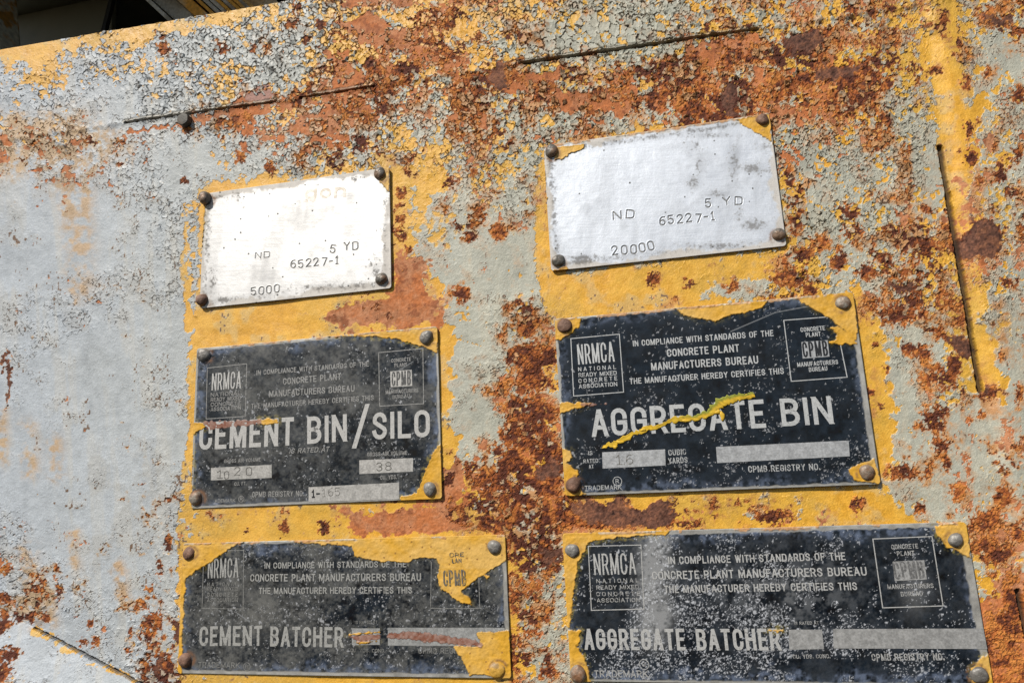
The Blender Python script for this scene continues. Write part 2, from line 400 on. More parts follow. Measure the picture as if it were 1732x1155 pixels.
def build_panel():
    h = STEP * PX
    us = [-1.17]
    while us[-1] < 0.97:
        d = 1 - (us[-1] * R[2, 0])                                # camera distance falls to the right
        us.append(us[-1] + h * d)
    us = np.array(us); nu = len(us)
    # the top edge of the panel follows the line through (0,85) and (490,3)
    (ua, ub), (va, vb) = UV([0, 490], [85, 3])
    top = lambda u: va + (u - ua) * (vb - va) / (ub - ua)
    nv = int((0.68 + 0.66) / h)
    t = np.linspace(0, 1, nv)
    U = np.broadcast_to(us[None, :], (nv, nu)); V = -0.66 + (top(us)[None, :] + 0.66) * t[:, None]
    x, y = PIX(U, V)
    shp = x.shape
    x = x.ravel().astype(f4); y = y.ravel().astype(f4)
    n0 = fbm(x, y, 90, 4, 11); n1 = fbm(x, y, 34, 4, 21); n2 = fbm(x, y, 11, 3, 31); n3 = fbm(x, y, 4.2, 2, 41)
    n1b = fbm(x, y, 30, 4, 51); n2b = fbm(x, y, 9, 3, 61); n4 = vnoise(x / 2.1, y / 2.1, 71)
    wx = x + 7 * n1 + 4 * n2; wy = y + 7 * n1b + 4 * n2b
    g = samp(mG, wx, wy); r = samp(mR, wx, wy); o = samp(mO, wx, wy); k = samp(mK, x + 14 * n1, y + 14 * n1b)
    yl = np.clip(samp(mY, wx, wy) - 1.5 * np.clip(g - 0.3, 0, 1), 0, 1)
    op = samp(mOp, wx, wy); ba = samp(mB, x + 7 * n1b + 5 * n2 + 2.5 * n3, y + 7 * n1 + 5 * n2b + 2.5 * n4); sal = samp(mSal, x + 2 * n2, y + 2 * n2b)
    sp = samp(mSp, x + 3.5 * n2 + 2.2 * n3, y + 3.5 * n2b + 2.2 * n4); st = samp(mSt, x + 6 * n2, y + 9 * n1)
    k = np.clip(k + 0.18 * n0, 0, 1)
    bl, s3 = line_side(x, y, SEAM_LOW)
    band = (s3 > 0) * (1 - sstep(50, 95, bl + 14 * n1)) * sstep(-20, 40, x + 6 * n1)
    r = r - 0.6 * band; o = o - 0.5 * band; g = lerp(g, 0.93, band); k = lerp(k, 0.42, band)
    # paint flakes: two sizes of cell, warped so that no outline is straight
    qx = x + 2.6 * n2 + 0.45 * n3; qy = y + 2.6 * n2b + 0.4 * n4
    bz = np.exp(-((x - 1345) / 60) ** 2 - ((y - 330) / 140) ** 2) + np.exp(-((x - 1010) / 130) ** 2 - ((y - 60) / 45) ** 2) + np.exp(-((x - 280) / 40) ** 2 - ((y - 1090) / 60) ** 2) + 0.7 * np.exp(-((x - 1530) / 60) ** 2 - ((y - 480) / 80) ** 2) + .8 * np.exp(-((x - 880) / 40) ** 2 - ((y - 880) / 60) ** 2)
    big = sstep(0.3, 0.7, bz + 0.25 * n1b)
    A = voronoi(qx, qy, 7.6, 5, 1.0); B = voronoi(qx + 31, qy - 13, 14.5, 6, 1.0)
    useb = big > 0.5
    edge = np.where(useb, (B[1] - B[0]) * 14.5, (A[1] - A[0]) * 7.6)     # distance from the crack, px
    dist = np.where(useb, B[0], A[0])
    dx = np.where(useb, B[2], A[2]); dy = np.where(useb, B[3], A[3])
    r1 = np.where(useb, B[4], A[4]); r2 = np.where(useb, B[5], A[5])
    small1 = A[4]

    # which coat is on top
    kk = sstep(0.3, 0.8, k)
    gv = (g - 0.46) * 1.9 + 0.34 * n1 + 0.34 * n2 + (0.25 + 0.75 * kk) * (r1 - 0.5) * 1.1 + 0.18 * n3
    spk = sp * 0.92 + 0.22 * n2 + 0.24 * n3 * sstep(0.05, 0.4, sp) + 0.42 * np.exp(-edge / 1.3) * sstep(0.1, 0.5, sp) - 0.06
    rv = np.maximum((r - 0.685) * 1.6 + 0.46 * n1b + 0.25 * n0 + 0.24 * n2b + 0.16 * n3 + 0.22 * np.exp(-edge / 1.5), (spk - 0.50) * 1.8)
    rv = np.maximum(rv, (ba - 0.45) * 2.0)
    ov = np.maximum((o - 0.68) * 1.5 + 0.42 * n1 - 0.3 * n2b + 0.12 * n3 + (r2 - 0.5) * 0.5 * kk, (op - 0.5) * 1.6 + 0.25 * n2 + 0.2 * n1b)
    ov = np.maximum(ov, (sal - 0.4) * 3)
    hold = (A[5] > 0.95 - 0.40 * kk * sstep(0.0, 0.9, n1b + 0.4 * n0)) & (k > 0.60) & (ba < 0.4)    # flakes that still cling over rust
    hold_y = hold & ((A[4] * 7.3) % 1 < 0.3)
    grey = (gv > 0) | (hold & ~hold_y & (gv > -0.5))
    prim = ov > 0
    rust = rv > 0
    paint = (~prim & ~rust) | hold
    greytop = paint & grey

    # coat colours; the bluish sheen on the left is painted into the grey
    lft = sstep(0, 900, 900 - x + 60 * n0)
    cg = lerp(np.array([0.415, 0.415, 0.345], f4), np.array([0.425, 0.462, 0.500], f4), lft[:, None])
    cg = cg * (1 + 0.10 * n0 + 0.05 * n2 + 0.16 * (r2 - 0.5) * kk)[:, None]
    drip = fbm(x - 0.05 * y, y * 0.12, 13, 3, 301)
    film = np.clip(0.35 * sstep(-0.1, 0.9, drip + 0.5 * n0) + 0.25 * sstep(0.2, 1.0, n1 + n0), 0, 0.5)
    cg = lerp(cg, np.array([0.43, 0.37, 0.26], f4) * np.ones_like(cg), (film * 0.55)[:, None])
    cg = cg * (1 + 0.05 * drip)[:, None]
    ty = np.clip(0.5 + 0.45 * n0 + 0.2 * n2, 0, 1)[:, None]
    cy = lerp(np.array([0.66, 0.335, 0.032], f4), np.array([0.68, 0.40, 0.060], f4), ty)
    pale = (sstep(0, 1, 1 - (x - 150) / 500) * 0.35)[:, None]
    cy = lerp(cy, np.array([0.62, 0.38, 0.13], f4), pale)
    cy = lerp(cy, np.array([0.50, 0.40, 0.20], f4) * np.ones_like(cy), (0.45 * sstep(0.25, 1.0, n1 - 0.4 * n0 + 0.25 * n2))[:, None])
    cy = cy * (1 + 0.07 * n2 + 0.10 * (r1 - 0.5))[:, None]
    to = np.clip(0.5 + 0.6 * n1b + 0.25 * n3, 0, 1)[:, None]
    cp = lerp(np.array([0.47, 0.155, 0.050], f4), np.array([0.44, 0.205, 0.105], f4), to)
    cp = lerp(cp, np.array([0.24, 0.070, 0.025], f4) * np.ones_like(cp), (0.75 * sstep(0.45, 1.1, n2 + 0.6 * n3 + 0.3 * n1b))[:, None])
    cp = cp * (1 + 0.12 * n3 + 0.10 * n4)[:, None]
    cp = lerp(cp, np.array([0.38, 0.22, 0.18], f4), sstep(0.3, 0.7, sal)[:, None])
    tr = np.clip(0.62 + 0.38 * np.exp(-((x - 1700) / 70) ** 2 - ((y - 1040) / 110) ** 2) - 0.42 * sstep(0.05, 0.75, rv) + 0.34 * n2 + 0.26 * n3 + 0.18 * n4 + 0.36 * n1 + 0.5 * (r1 - 0.5), 0, 1)
    cr = lerp(np.array([0.085, 0.021, 0.010], f4), np.array([0.37, 0.105, 0.022], f4), sstep(0.08, 0.72, tr)[:, None])
    rcrk = (1 - sstep(0.5, 1.7, edge)) * sstep(-0.5, 0.4, n1b + 0.4 * n2)
    cr = lerp(cr, np.array([0.54, 0.21, 0.045], f4), (sstep(0.60, 1.0, tr) * 0.85)[:, None])
    cr = lerp(cr, np.array([0.075, 0.022, 0.010], f4), (rcrk * 0.72)[:, None])
    dark = sstep(0.3, 0.85, ba - 0.30 * np.clip(n2 + 0.6 * n3, 0, 1) + 0.3 * sstep(0.2, 1.0, rv) * (n1 + 0.1) + 0.2 * n2 * (ba > .1))
    cr = lerp(cr, (np.array([0.135, 0.062, 0.040], f4) * (1 + 0.4 * n3 + 0.35 * n4 + .3 * n2)[:, None]), (dark * 0.8)[:, None])

    sw = 0.03 + 0.30 * sstep(-0.2, 0.7, n0 + 0.4 * n1b) * (1 - kk)
    rgb = lerp(cy, cg, np.where(greytop & ~(hold & (gv < 0)), sstep(-sw, sw, gv), np.where(hold & grey, 1.0, sstep(-sw, sw, gv) * paint))[:, None])
    rgb = np.where((prim & ~hold)[:, None], cp, rgb)
    # rust bleeding into the paint around it
    bleed = np.clip(0.85 * sstep(-0.42, 0.0, rv) ** 1.5 * (0.70 + 0.35 * n2b + 0.3 * n1), 0, 0.85) * paint
    soft = np.clip(st * (0.50 + 0.55 * n2 + 0.35 * n1b) + 0.8 * sstep(0.25, 0.8, o) * sstep(0.1, 0.8, n1 + 0.35 * n2 + 0.25), 0, 0.8) * paint
    tan = samp(mTan, x + 8 * n2 + 10 * n1, y + 8 * n2b + 10 * n1b) * np.clip(0.55 + 0.5 * n2 + 0.4 * n3 + 0.3 * n1, 0, 1) * paint
    halo = 0.55 * sstep(-0.95, -0.05, rv) * sstep(-0.1, 0.9, n1 + 0.5 * n2 + 0.2) * sstep(350, 800, x) * paint
    stain = np.clip(bleed + soft + 0.85 * tan + halo, 0, 0.85)
    rgb = lerp(rgb, lerp(np.array([0.50, 0.225, 0.065], f4), np.array([0.47, 0.31, 0.155], f4), lft[:, None]) * np.ones_like(rgb), stain[:, None])
    rgb = np.where((rust & ~hold)[:, None], cr, rgb)
    # cracks
    crk = sstep(0.28, 0.55, k + 0.2 * n1)
    cvar = sstep(-0.75, 0.55, n2b * 0.8 + 0.7 * n3 + 0.35 * n1)
    cw = (0.36 + 0.55 * kk) * (0.35 + 1.0 * cvar)
    crack = (1 - sstep(cw * 0.5, cw * 1.2, edge)) * crk * np.where(n2 + n1 > -0.35 - 0.9 * kk, 1, 0.12)
    crack = crack * np.where(yl > 0.6, 0.30, 1) * (0.25 + 0.75 * cvar) * (1 - 0.45 * lft * (1 - sstep(-0.1, 0.5, n2 + 0.8 * n3)))
    deep = np.where(rv > -0.35, 1, 0)[:, None] * 0.6
    ccr = lerp(np.array([0.13, 0.10, 0.07], f4), np.array([0.09, 0.03, 0.013], f4), deep)
    rgb = lerp(rgb, ccr, (np.clip(crack, 0, 1) * (paint * (0.85 - 0.30 * lft) + 0.1))[:, None])
    # small nicks and dirt
    nick = (vnoise(x / 3.3 + 9, y / 5.0, 91) + 0.5 * n1) > 1.16
    rgb = np.where((nick & paint)[:, None], np.array([0.16, 0.10, 0.065], f4), rgb)
    dirt = sstep(0.1, 0.9, n0 + 0.5 * n2) * 0.16
    rgb = rgb * (1 - dirt)[:, None]

    # relief, in px
    hgt = 0.9 * n0 + 0.35 * n1
    curl = 0.25 + np.clip(k * 1.7 - 0.35, 0, 1.2) ** 1.5
    curl = curl * np.where(yl > 0.6, 0.35, 1)
    flake = (r1 * 1.4 + 0.2) * curl * 0.8
    tilt = (dx * (r2 - 0.5) + dy * (r1 - 0.4)) * curl * 3.0
    lip = np.clip(dist * 1.5, 0, 1) ** 3 * curl * 1.2
    lifted = (r2 > 0.80 - 0.16 * kk) & (kk > 0.2)
    lifted = lifted * (0.4 + 0.6 * r1)
    ph = 0.55 * greytop + 0.40 * flake + tilt * (0.30 + 1.1 * lifted) + 0.35 * lip + 0.8 * lifted * curl - 1.3 * np.clip(crack, 0, 1) * (0.35 + 0.8 * curl)
    lump = fbm(x, y, 6, 3, 131)
    rh = (0.3 + 0.45 * n3 + 0.32 * n4 + 0.55 * lump + 0.5 * tilt - 0.9 * rcrk) * (1 - 0.7 * dark) + 0.3 * sstep(0, 0.6, rv)
    hgt = hgt + np.where(paint, ph, np.where(rust, rh, 0.2 * n3 + 0.2 * n2)) + 0.12 * n4
    # lap seams, open only between the stitch welds
    bt, s1 = line_side(x, y, SEAM_TOP)
    hgt = hgt + 1.3 * sstep(9, -9, s1)
    hgt = hgt + 1.5 * np.exp(-(bt / 4.5) ** 2) * (0.8 + 0.6 * np.sin(x * 0.55) * 0.5 + 0.5 * n2)
    groove = np.zeros_like(x); lip2 = np.zeros_like(x)
    for a, b, wd in (((213, 208), (467, 172), 1.9), ((508, 165.5), (632, 146.5), 1.7), ((880, 108.5), (1281, 50), 2.5),
                     ((1590, 250), (1658, 660), 4.7), ((1721, 1000), (1745, 1110), 4.3), ((60, 1062), (250, 1161), 2.2), ((1450, 900), (1450, 901), 0.1)):
        d, s = segd(x, y, a, b); d = d + 0.7 * n2 + 0.4 * n3
        groove = np.maximum(groove, 1 - sstep(wd * 0.75, wd * 1.25, d))
        if wd < 4 and a[1] < 400:
            lip2 = np.maximum(lip2, (1 - sstep(4.5, 7, d)) * (s < 0))
    rgb = lerp(rgb, np.array([0.30, 0.27, 0.21], f4) * (1 + 0.2 * n2)[:, None], (lip2 * 0.6 * (rv < 0.2))[:, None])
    hgt = hgt - lip2 * 1.0
    hgt = hgt + np.where(s3 > 0, 0.32 * np.minimum(bl, 130) + 1.0, 0)
    bs, s2 = line_side(x, y, SEAM_SIDE)
    hgt = hgt + np.where(s2 < 0, 6.5 * sstep(3, 34, bs + 3 * n0) - 3.5 * sstep(40, 95, bs + 8 * n0), 0)
    hgt = hgt * (1 - groove) - 7 * groove
    rgb = lerp(rgb, np.array([0.035, 0.024, 0.015], f4) * np.ones_like(rgb), groove[:, None] * 0.9)
    # yellow peeping out along the low seam
    pk = (bl < 8 + 7 * n1) & (n2 + 1.2 * n1b > 0.55 - 0.4 * (np.abs(x - 78) < 14) - 0.7 * (x > 205)) & (x > 55) & (x < 320)
    rgb = np.where((pk & ~rust & (groove < 0.3))[:, None], cy * 0.95, rgb)
    rough = np.where(paint, np.where(greytop, 0.50, 0.52) + 0.08 * n2, 0.85)
    rough = np.clip(np.maximum(rough, groove * 0.9), 0.3, 0.95)
    surf = np.stack([rough, np.zeros_like(x), np.zeros_like(x)], 1)
    rgb = np.clip(rgb, 0.004, 0.8)
    # the sheet is clean and sunk a little under the nameplates
    pu = U.ravel(); pv = V.ravel()
    for q in PL.values():
        ins = np.minimum(q[2] / 2 - np.abs(pu - q[0]), q[3] / 2 - np.abs(pv - q[1])) / PX
        hgt = np.where(ins > 3, np.minimum(hgt, -2.0), hgt)

    z = hgt.reshape(shp) * PX
    verts = np.stack([U * S, -z * S, V * S], -1).reshape(-1, 3)
    fc = grid_faces(nu, nv)
    cx = x[fc[:, 0]]; cyy = y[fc[:, 0]]
    _, t1 = line_side(cx, cyy, SEAM_TOP); _, t2 = line_side(cx, cyy, SEAM_SIDE); _, t3 = line_side(cx, cyy, SEAM_LOW)
    region = np.zeros(len(fc), int)
    region[t2 < 0] = 2; region[t1 < 0] = 1; region[(t3 > 0) & (t2 > 0)] = 3
    # the edges of the sheet turn back so that it has thickness
    idx = np.arange(nu * nv).reshape(nv, nu)
    ring = np.r_[idx[0, :], idx[1:, -1], idx[-1, -2::-1], idx[-2:0:-1, 0]]
    back = verts[ring].copy(); back[:, 1] = 0.022
    nb = len(verts)
    bi = nb + np.arange(len(ring))
    q = np.stack([ring, np.roll(ring, -1), np.roll(bi, -1), bi], 1)
    rr = np.zeros(len(q), int)
    verts = np.r_[verts, back]; rgb = np.r_[rgb, rgb[ring] * 0.8 + 0.05]; surf = np.r_[surf, surf[ring]]
    allf = np.r_[fc, q[:, ::-1]].astype(np.int32)
    reg = np.r_[region, rr]
    root = None
    for ri, nm in ((0, 'steel_bulkhead'), (1, 'top_strip'), (2, 'side_strip'), (3, 'corner_brace')):
        f = allf[reg == ri]
        used = np.zeros(len(verts), bool); used[f.ravel()] = True
        remap = np.cumsum(used) - 1
        o = new_mesh(nm, verts[used], remap[f].astype(np.int32), M_panel, root, FLAT)
        set_attrs(o, rgb[used], surf[used])
        if root is None: root = o
    tag(root, 'rusty steel panel with flaking grey over yellow paint behind the six nameplates', 'steel panel')
    return root


panel = build_panel()



# ------------------------------------------------------------------ stroke lettering
def arc(cx, cy, rx, ry, a0, a1, n=7):
    return [(cx + rx * math.cos(math.radians(a0 + (a1 - a0) * i / n)), cy + ry * math.sin(math.radians(a0 + (a1 - a0) * i / n))) for i in range(n + 1)]


RY = 0.26
_O = arc(.5, 1 - RY, .5, RY, 180, 0) + arc(.5, RY, .5, RY, 0, -180)
GL = {
    'A': (1.0, [[(0, 0), (.47, 1)], [(.53, 1), (1, 0)], [(.17, .3), (.83, .3)]]),
    'B': (.95, [[(0, .52), (0, 1), (.5, 1)] + arc(.5, .76, .46, .24, 90, -90)[1:] + [(0, .52), (0, 0), (.5, 0)] + arc(.5, .26, .5, .26, -90, 90)[1:]]),
    'C': (.95, [[(1, .68)] + arc(.5, 1 - RY, .5, RY, 0, 180) + arc(.5, RY, .5, RY, 180, 360) + [(1, .32)]]),
    'D': (.97, [[(0, 0), (0, 1), (.45, 1)] + arc(.5, 1 - RY, .5, RY, 80, 0) + arc(.5, RY, .5, RY, 0, -80) + [(.45, 0), (0, 0)]]),
    'E': (.82, [[(1, 1), (0, 1), (0, 0), (1, 0)], [(0, .52), (.82, .52)]]),
    'F': (.80, [[(1, 1), (0, 1), (0, 0)], [(0, .5), (.82, .5)]]),
    'G': (.97, [[(1, .7)] + arc(.5, 1 - RY, .5, RY, 0, 180) + arc(.5, RY, .5, RY, 180, 360) + [(1, .47), (.52, .47)]]),
    'H': (.97, [[(0, 0), (0, 1)], [(1, 0), (1, 1)], [(0, .52), (1, .52)]]),
    'I': (.0, [[(.5, 0), (.5, 1)]]),
    'K': (1.0, [[(0, 0), (0, 1)], [(1, 1), (0, .38)], [(.32, .58), (1, 0)]]),
    'L': (.78, [[(0, 1), (0, 0), (1, 0)]]),
    'M': (1.3, [[(0, 0), (0, 1)], [(1, 0), (1, 1)], [(.04, 1), (.5, .04)], [(.5, .04), (.96, 1)]]),
    'N': (1.0, [[(0, 0), (0, 1)], [(1, 0), (1, 1)], [(.04, 1), (.96, 0)]]),
    'O': (.97, [_O + [_O[0]]]),
    'P': (.93, [[(0, 0), (0, 1), (.5, 1)] + arc(.5, .72, .5, .28, 90, -90)[1:] + [(0, .44)]]),
    'R': (.95, [[(0, 0), (0, 1), (.5, 1)] + arc(.5, .73, .48, .27, 90, -90)[1:] + [(0, .46)], [(.55, .46), (1, 0)]]),
    'S': (.92, [[(.97, .74)] + arc(.5, .75, .47, .25, 10, 180) + [(.05, .66), (.93, .36), (1, .26)] + arc(.5, .25, .5, .25, 0, -175)]),
    'T': (.86, [[(0, 1), (1, 1)], [(.5, 1), (.5, 0)]]),
    'U': (.97, [[(0, 1)] + arc(.5, RY, .5, RY, 180, 360) + [(1, 1)]]),
    'V': (1.0, [[(0, 1), (.48, 0)], [(.52, 0), (1, 1)]]),
    'W': (1.4, [[(0, 1), (.25, 0)], [(.25, 0), (.5, .95)], [(.5, .95), (.75, 0)], [(.75, 0), (1, 1)]]),
    'X': (1.0, [[(0, 0), (1, 1)], [(0, 1), (1, 0)]]),
    'Y': (1.0, [[(0, 1), (.5, .48), (1, 1)], [(.5, .48), (.5, 0)]]),
    '/': (1.0, [[(0, -.12), (1, 1.15)]]),
    '-': (.6, [[(0, .48), (1, .48)]]),
    '.': (.0, [[(.5, -.02), (.5, .13)]]),
    '1': (.45, [[(0, .78), (.55, 1), (.55, 0)], [(.05, 0), (1, 0)]]),
    '2': (.95, [arc(.5, .73, .5, .27, 170, -25) + [(0, 0), (1, 0)]]),
    '3': (.92, [arc(.48, .75, .48, .25, 160, -90) + arc(.5, .26, .5, .26, 90, -165)]),
    '5': (.92, [[(.95, 1), (.1, 1), (.02, .55), (.4, .64)] + arc(.5, .32, .5, .32, 80, -160)]),
    '6': (.95, [[(.88, .98)] + arc(.6, .5, .6, .48, 100, 180) + arc(.5, .3, .5, .3, 180, 540, 14)]),
    '7': (.92, [[(0, 1), (1, 1), (.42, 0)]]),
    '8': (.92, [arc(.5, .76, .44, .24, -90, 270, 14), arc(.5, .26, .5, .26, 90, 450, 14)]),
    'g': (1.0, [arc(.5, .35, .5, .35, 0, 360, 14), [(1, .7), (1, -.1)] + arc(.5, -.1, .5, .2, 0, -150)]),
    'o': (1.0, [arc(.5, .35, .5, .35, 0, 360, 14)]),
    'n': (1.0, [[(0, 0), (0, .7)], [(0, .4)] + arc(.5, .4, .5, .3, 170, 0) + [(1, 0)]]),
}
GL['0'] = GL['O']


def offset_strip(pts, half):
    p = np.array(pts, float)
    keep = [0] + [i for i in range(1, len(p)) if np.hypot(*(p[i] - p[i - 1])) > 1e-6]
    p = p[keep]; closed = len(p) > 3 and np.hypot(*(p[0] - p[-1])) < half * 0.4
    if closed: p = p[:-1]
    elif len(p) > 1:
        a = p[0] - p[1]; b = p[-1] - p[-2]
        p[0] = p[0] + a / np.hypot(*a) * half * 0.95; p[-1] = p[-1] + b / np.hypot(*b) * half * 0.95
    n = len(p); L = []; Rr = []
    for i in range(n):
        a = p[i - 1] if (i > 0 or closed) else None
        b = p[(i + 1) % n] if (i < n - 1 or closed) else None
        t1 = (p[i] - a) / np.hypot(*(p[i] - a)) if a is not None else None
        t2 = (b - p[i]) / np.hypot(*(b - p[i])) if b is not None else None
        if t1 is None: t1 = t2
        if t2 is None: t2 = t1
        n1 = np.array([-t1[1], t1[0]]); n2 = np.array([-t2[1], t2[0]])
        m = n1 + n2; ln = np.hypot(*m); m = m / ln if ln > 1e-6 else n1
        k = min(half / max(0.35, m @ n1), half * 2.2)
        L.append(p[i] + m * k); Rr.append(p[i] - m * k)
    return np.array(L), np.array(Rr), closed


class Strokes:
    """flat strokes lying on a plate; each stroke a hair above the last so that crossings stay clean"""
    def __init__(self, hfun, lift):
        self.v = []; self.f = []; self.k = 0; self.h = hfun; self.lift = lift

    def strip(self, pts, half):
        L, Rr, closed = offset_strip(pts, half)
        n = len(L); b = len(self.v)
        z = self.lift + (self.k % 7) * 0.012 * PX; self.k += 1
        for a, c in zip(L, Rr):
            for q in (a, c):
                self.v.append(wp(q[0], q[1], self.h(q[0], q[1]) + z))
        for i in range(n if closed else n - 1):
            j = (i + 1) % n
            self.f.append((b + 2 * i, b + 2 * i + 1, b + 2 * j + 1, b + 2 * j))

    def stroke(self, q, half, d, nrm):
        """slanted single strokes are cut level with the line, like printed type"""
        if len(q) == 2:
            e = q[1] - q[0]; x_, y_ = e @ d, e @ nrm
            if abs(y_) > 1e-9 and abs(x_) > half * 0.6 and abs(y_) > abs(x_) * 0.5:
                hw = half * math.hypot(x_, y_) / abs(y_); k_ = half / abs(y_)
                a = q[0] - e * k_; b_ = q[1] + e * k_
                z = self.lift + (self.k % 7) * 0.012 * PX; self.k += 1
                b0 = len(self.v)
                for p_ in (a - d * hw, a + d * hw, b_ + d * hw, b_ - d * hw):
                    self.v.append(wp(p_[0], p_[1], self.h(p_[0], p_[1]) + z))
                f_ = (b0, b0 + 1, b0 + 2, b0 + 3)
                self.f.append(f_ if y_ > 0 else f_[::-1])
                return
        self.strip(q, half)

    def poly(self, pts):
        b = len(self.v); z = self.lift - 0.02 * PX
        for q in pts: self.v.append(wp(q[0], q[1], self.h(q[0], q[1]) + z))
        self.f.append(tuple(range(b, b + len(pts))))

    def text(self, s, p0, p1, hpx, wt=0.155, cw=0.44, slant=0.0, gap=0.13, keep=None, jit=0.0):
        """s fills the baseline from photo point p0 to p1 with capitals hpx tall"""
        (u0, u1), (v0, v1) = UV([p0[0], p1[0]], [p0[1], p1[1]])
        mx, my = (p0[0] + p1[0]) / 2, (p0[1] + p1[1]) / 2
        (ua, ub), (va, vb) = UV([mx, mx], [my, my - hpx])
        d = np.array([u1 - u0, v1 - v0]); L = np.hypot(*d); d = d / L; nrm = np.array([-d[1], d[0]])
        hh = abs(np.array([ub - ua, vb - va]) @ nrm); st = hh * wt
        adv = []
        for c in s:
            if c == ' ': adv.append((0.0, 0.42)); continue
            adv.append((GL[c][0] * cw + wt, gap))
        tot = sum(a + g for a, g in adv) - (adv[-1][1])
        sx = L / (tot * hh)
        pen = 0; rj = np.random.default_rng(int(p0[0] * 7 + p0[1]))
        for i, (c, (a, g)) in enumerate(zip(s, adv)):
            if c != ' ' and (keep is None or keep(i)):
                w_ = a * sx * hh - st; jy, jr = rj.normal(0, 1, 2) * jit
                for pl in GL[c][1]:
                    q = []
                    for gx, gy in pl:
                        X = pen * sx * hh + st / 2 + (gx * w_ if GL[c][0] > 0 else max(w_, 0) * .5)
                        Y = st / 2 + gy * (hh - st)
                        X += slant * Y; Y += jy * hh * 0.06 + jr * 0.09 * (X - pen * sx * hh); X -= jr * 0.09 * Y
                        q.append(np.array([u0, v0]) + d * X + nrm * Y)
                    self.stroke(q, st / 2, d, nrm)
            pen += a + g

    def line(self, pts, wpx):
        u, v = UV([p[0] for p in pts], [p[1] for p in pts])
        self.strip(list(zip(u, v)), wpx * PX / 2)

    def ring(self, p, rpx, wpx):
        u, v = UV(p[0], p[1]); u = float(u); v = float(v)
        self.strip([(u + rpx * PX * math.cos(t * math.pi / 9), v + rpx * PX * math.sin(t * math.pi / 9)) for t in range(19)], wpx * PX / 2)

    def build(self, name, m, parent):
        return new_mesh(name, self.v, self.f, m, parent)


# ------------------------------------------------------------------ plates
YP = {
    'A': [[(637, 289), (660, 285), (662, 330), (655, 322), (646, 312)], [(345, 329), (351, 329), (349, 380), (344, 420)], [(340, 500), (347, 505), (345, 524), (340, 524)]],
    'B': [[(941, 252), (991, 246), (984, 256), (966, 262), (950, 273), (940, 272)], [(1243, 205), (1300, 195), (1306, 247), (1296, 238), (1275, 225), (1258, 216)],
          [(938, 458), (958, 450), (968, 458), (940, 464)], [(917, 250), (921, 250), (928, 400), (922, 400)]],
    'C': [[(543, 569), (575, 571), (629, 570), (671, 574), (706, 585), (740, 597), (745, 550), (540, 564)],
          [(748, 750), (732, 770), (723, 788), (714, 814), (706, 834), (680, 840), (680, 847), (752, 846)],
          [(324, 720), (332, 714), (345, 715), (350, 722), (342, 728), (333, 733), (326, 736)],
          [(322, 740), (327, 740), (328, 860), (322, 862)], [(440, 709), (472, 709), (472, 717), (442, 718)]],
    'D': [[(937, 539), (986, 538), (979, 554), (966, 567), (950, 575), (939, 576)],
          [(1144, 524), (1157, 536), (1180, 542), (1210, 545), (1239, 534), (1289, 523), (1297, 509), (1220, 516), (1140, 522)],
          [(1345, 506), (1371, 523), (1404, 543), (1424, 559), (1448, 580), (1446, 494), (1360, 502)],
          [(1404, 556), (1413, 566), (1413, 576), (1403, 580), (1416, 586), (1428, 582), (1438, 587), (1449, 583), (1430, 562), (1415, 552)],
          [(944, 682), (979, 681), (1000, 682.5), (989, 689), (963, 695), (946, 701)],
          [(948, 758), (966, 762), (968, 773), (960, 783), (979, 796), (976, 809), (986, 832), (998, 836), (952, 840)],
          [(1434, 794), (1450, 784), (1476, 776), (1490, 818), (1443, 813)], [(1455, 790), (1462, 787), (1464, 789), (1456, 793)],
          [(1460, 785), (1472, 783), (1474, 789), (1462, 791)]],
    'E': [[(311, 914), (414, 915), (387, 930), (360, 950), (337, 964), (320, 976), (311, 976)], [(308, 970), (317, 975), (313, 1040), (309, 1142), (300, 1142)],
          [(598, 922), (603, 940), (621, 947), (692, 950), (712, 942), (739, 945), (745, 957), (742, 977), (745, 991), (765, 1007), (779, 1016), (799, 1023),
           (796, 1011), (781, 999), (784, 996), (809, 977), (836, 960), (860, 945), (860, 900), (500, 909), (500, 917), (560, 921)],
          [(819, 970), (831, 972), (825, 979)],
          [(806, 1068), (816, 1091), (767, 1091), (782, 1111), (791, 1128), (796, 1141), (822, 1138), (840, 1146), (868, 1146), (862, 1064)],
          [(588, 1073), (598, 1069), (644, 1066), (645, 1069), (600, 1073)], [(600, 1084), (640, 1081), (644, 1084), (610, 1087)]],
    'F': [[(950, 899), (1135, 896), (1126, 904), (1048, 908), (996, 915), (990, 932), (978, 948), (974, 975), (972, 1000), (968, 1032), (964, 1060), (952, 1060)],
          [(957, 1062), (983, 1066), (977, 1092), (988, 1110), (996, 1127), (1000, 1152), (964, 1152)],
          [(1579, 889), (1585, 906), (1598, 924), (1620, 932), (1640, 943), (1634, 880)], [(1676, 1097), (1659, 1110), (1640, 1128), (1642, 1158), (1682, 1160)],
          [(1297, 1062), (1325, 1062), (1325, 1067), (1298, 1067)]],
}
REDS = {'C': [[(346, 713), (415, 711), (445, 709), (445, 717), (400, 722), (352, 726)]],
        'D': [[(985, 682), (1025, 683.5), (1000, 687), (985, 688)]],
        'E': [[(592, 1074), (610, 1072), (645, 1070), (645, 1080), (610, 1085)], [(657, 1069), (700, 1067), (800, 1079), (817, 1086), (816, 1093), (760, 1087), (657, 1077)]],
        }
#        haze, speckle, blue edge, dull
BLK = {'C': (0.38, 0.30, 0.6, 1.0), 'D': (0.015, 0.42, 0.45, 0.2), 'E': (0.50, 0.46, 0.55, 1.0), 'F': (0.05, 1.10, 0.6, 0.5)}
GAPH = {'A': 4.6, 'B': 4.8, 'C': 3.6, 'D': 6.0, 'E': 3.8, 'F': 3.8}      # height of the plate face above the panel, px


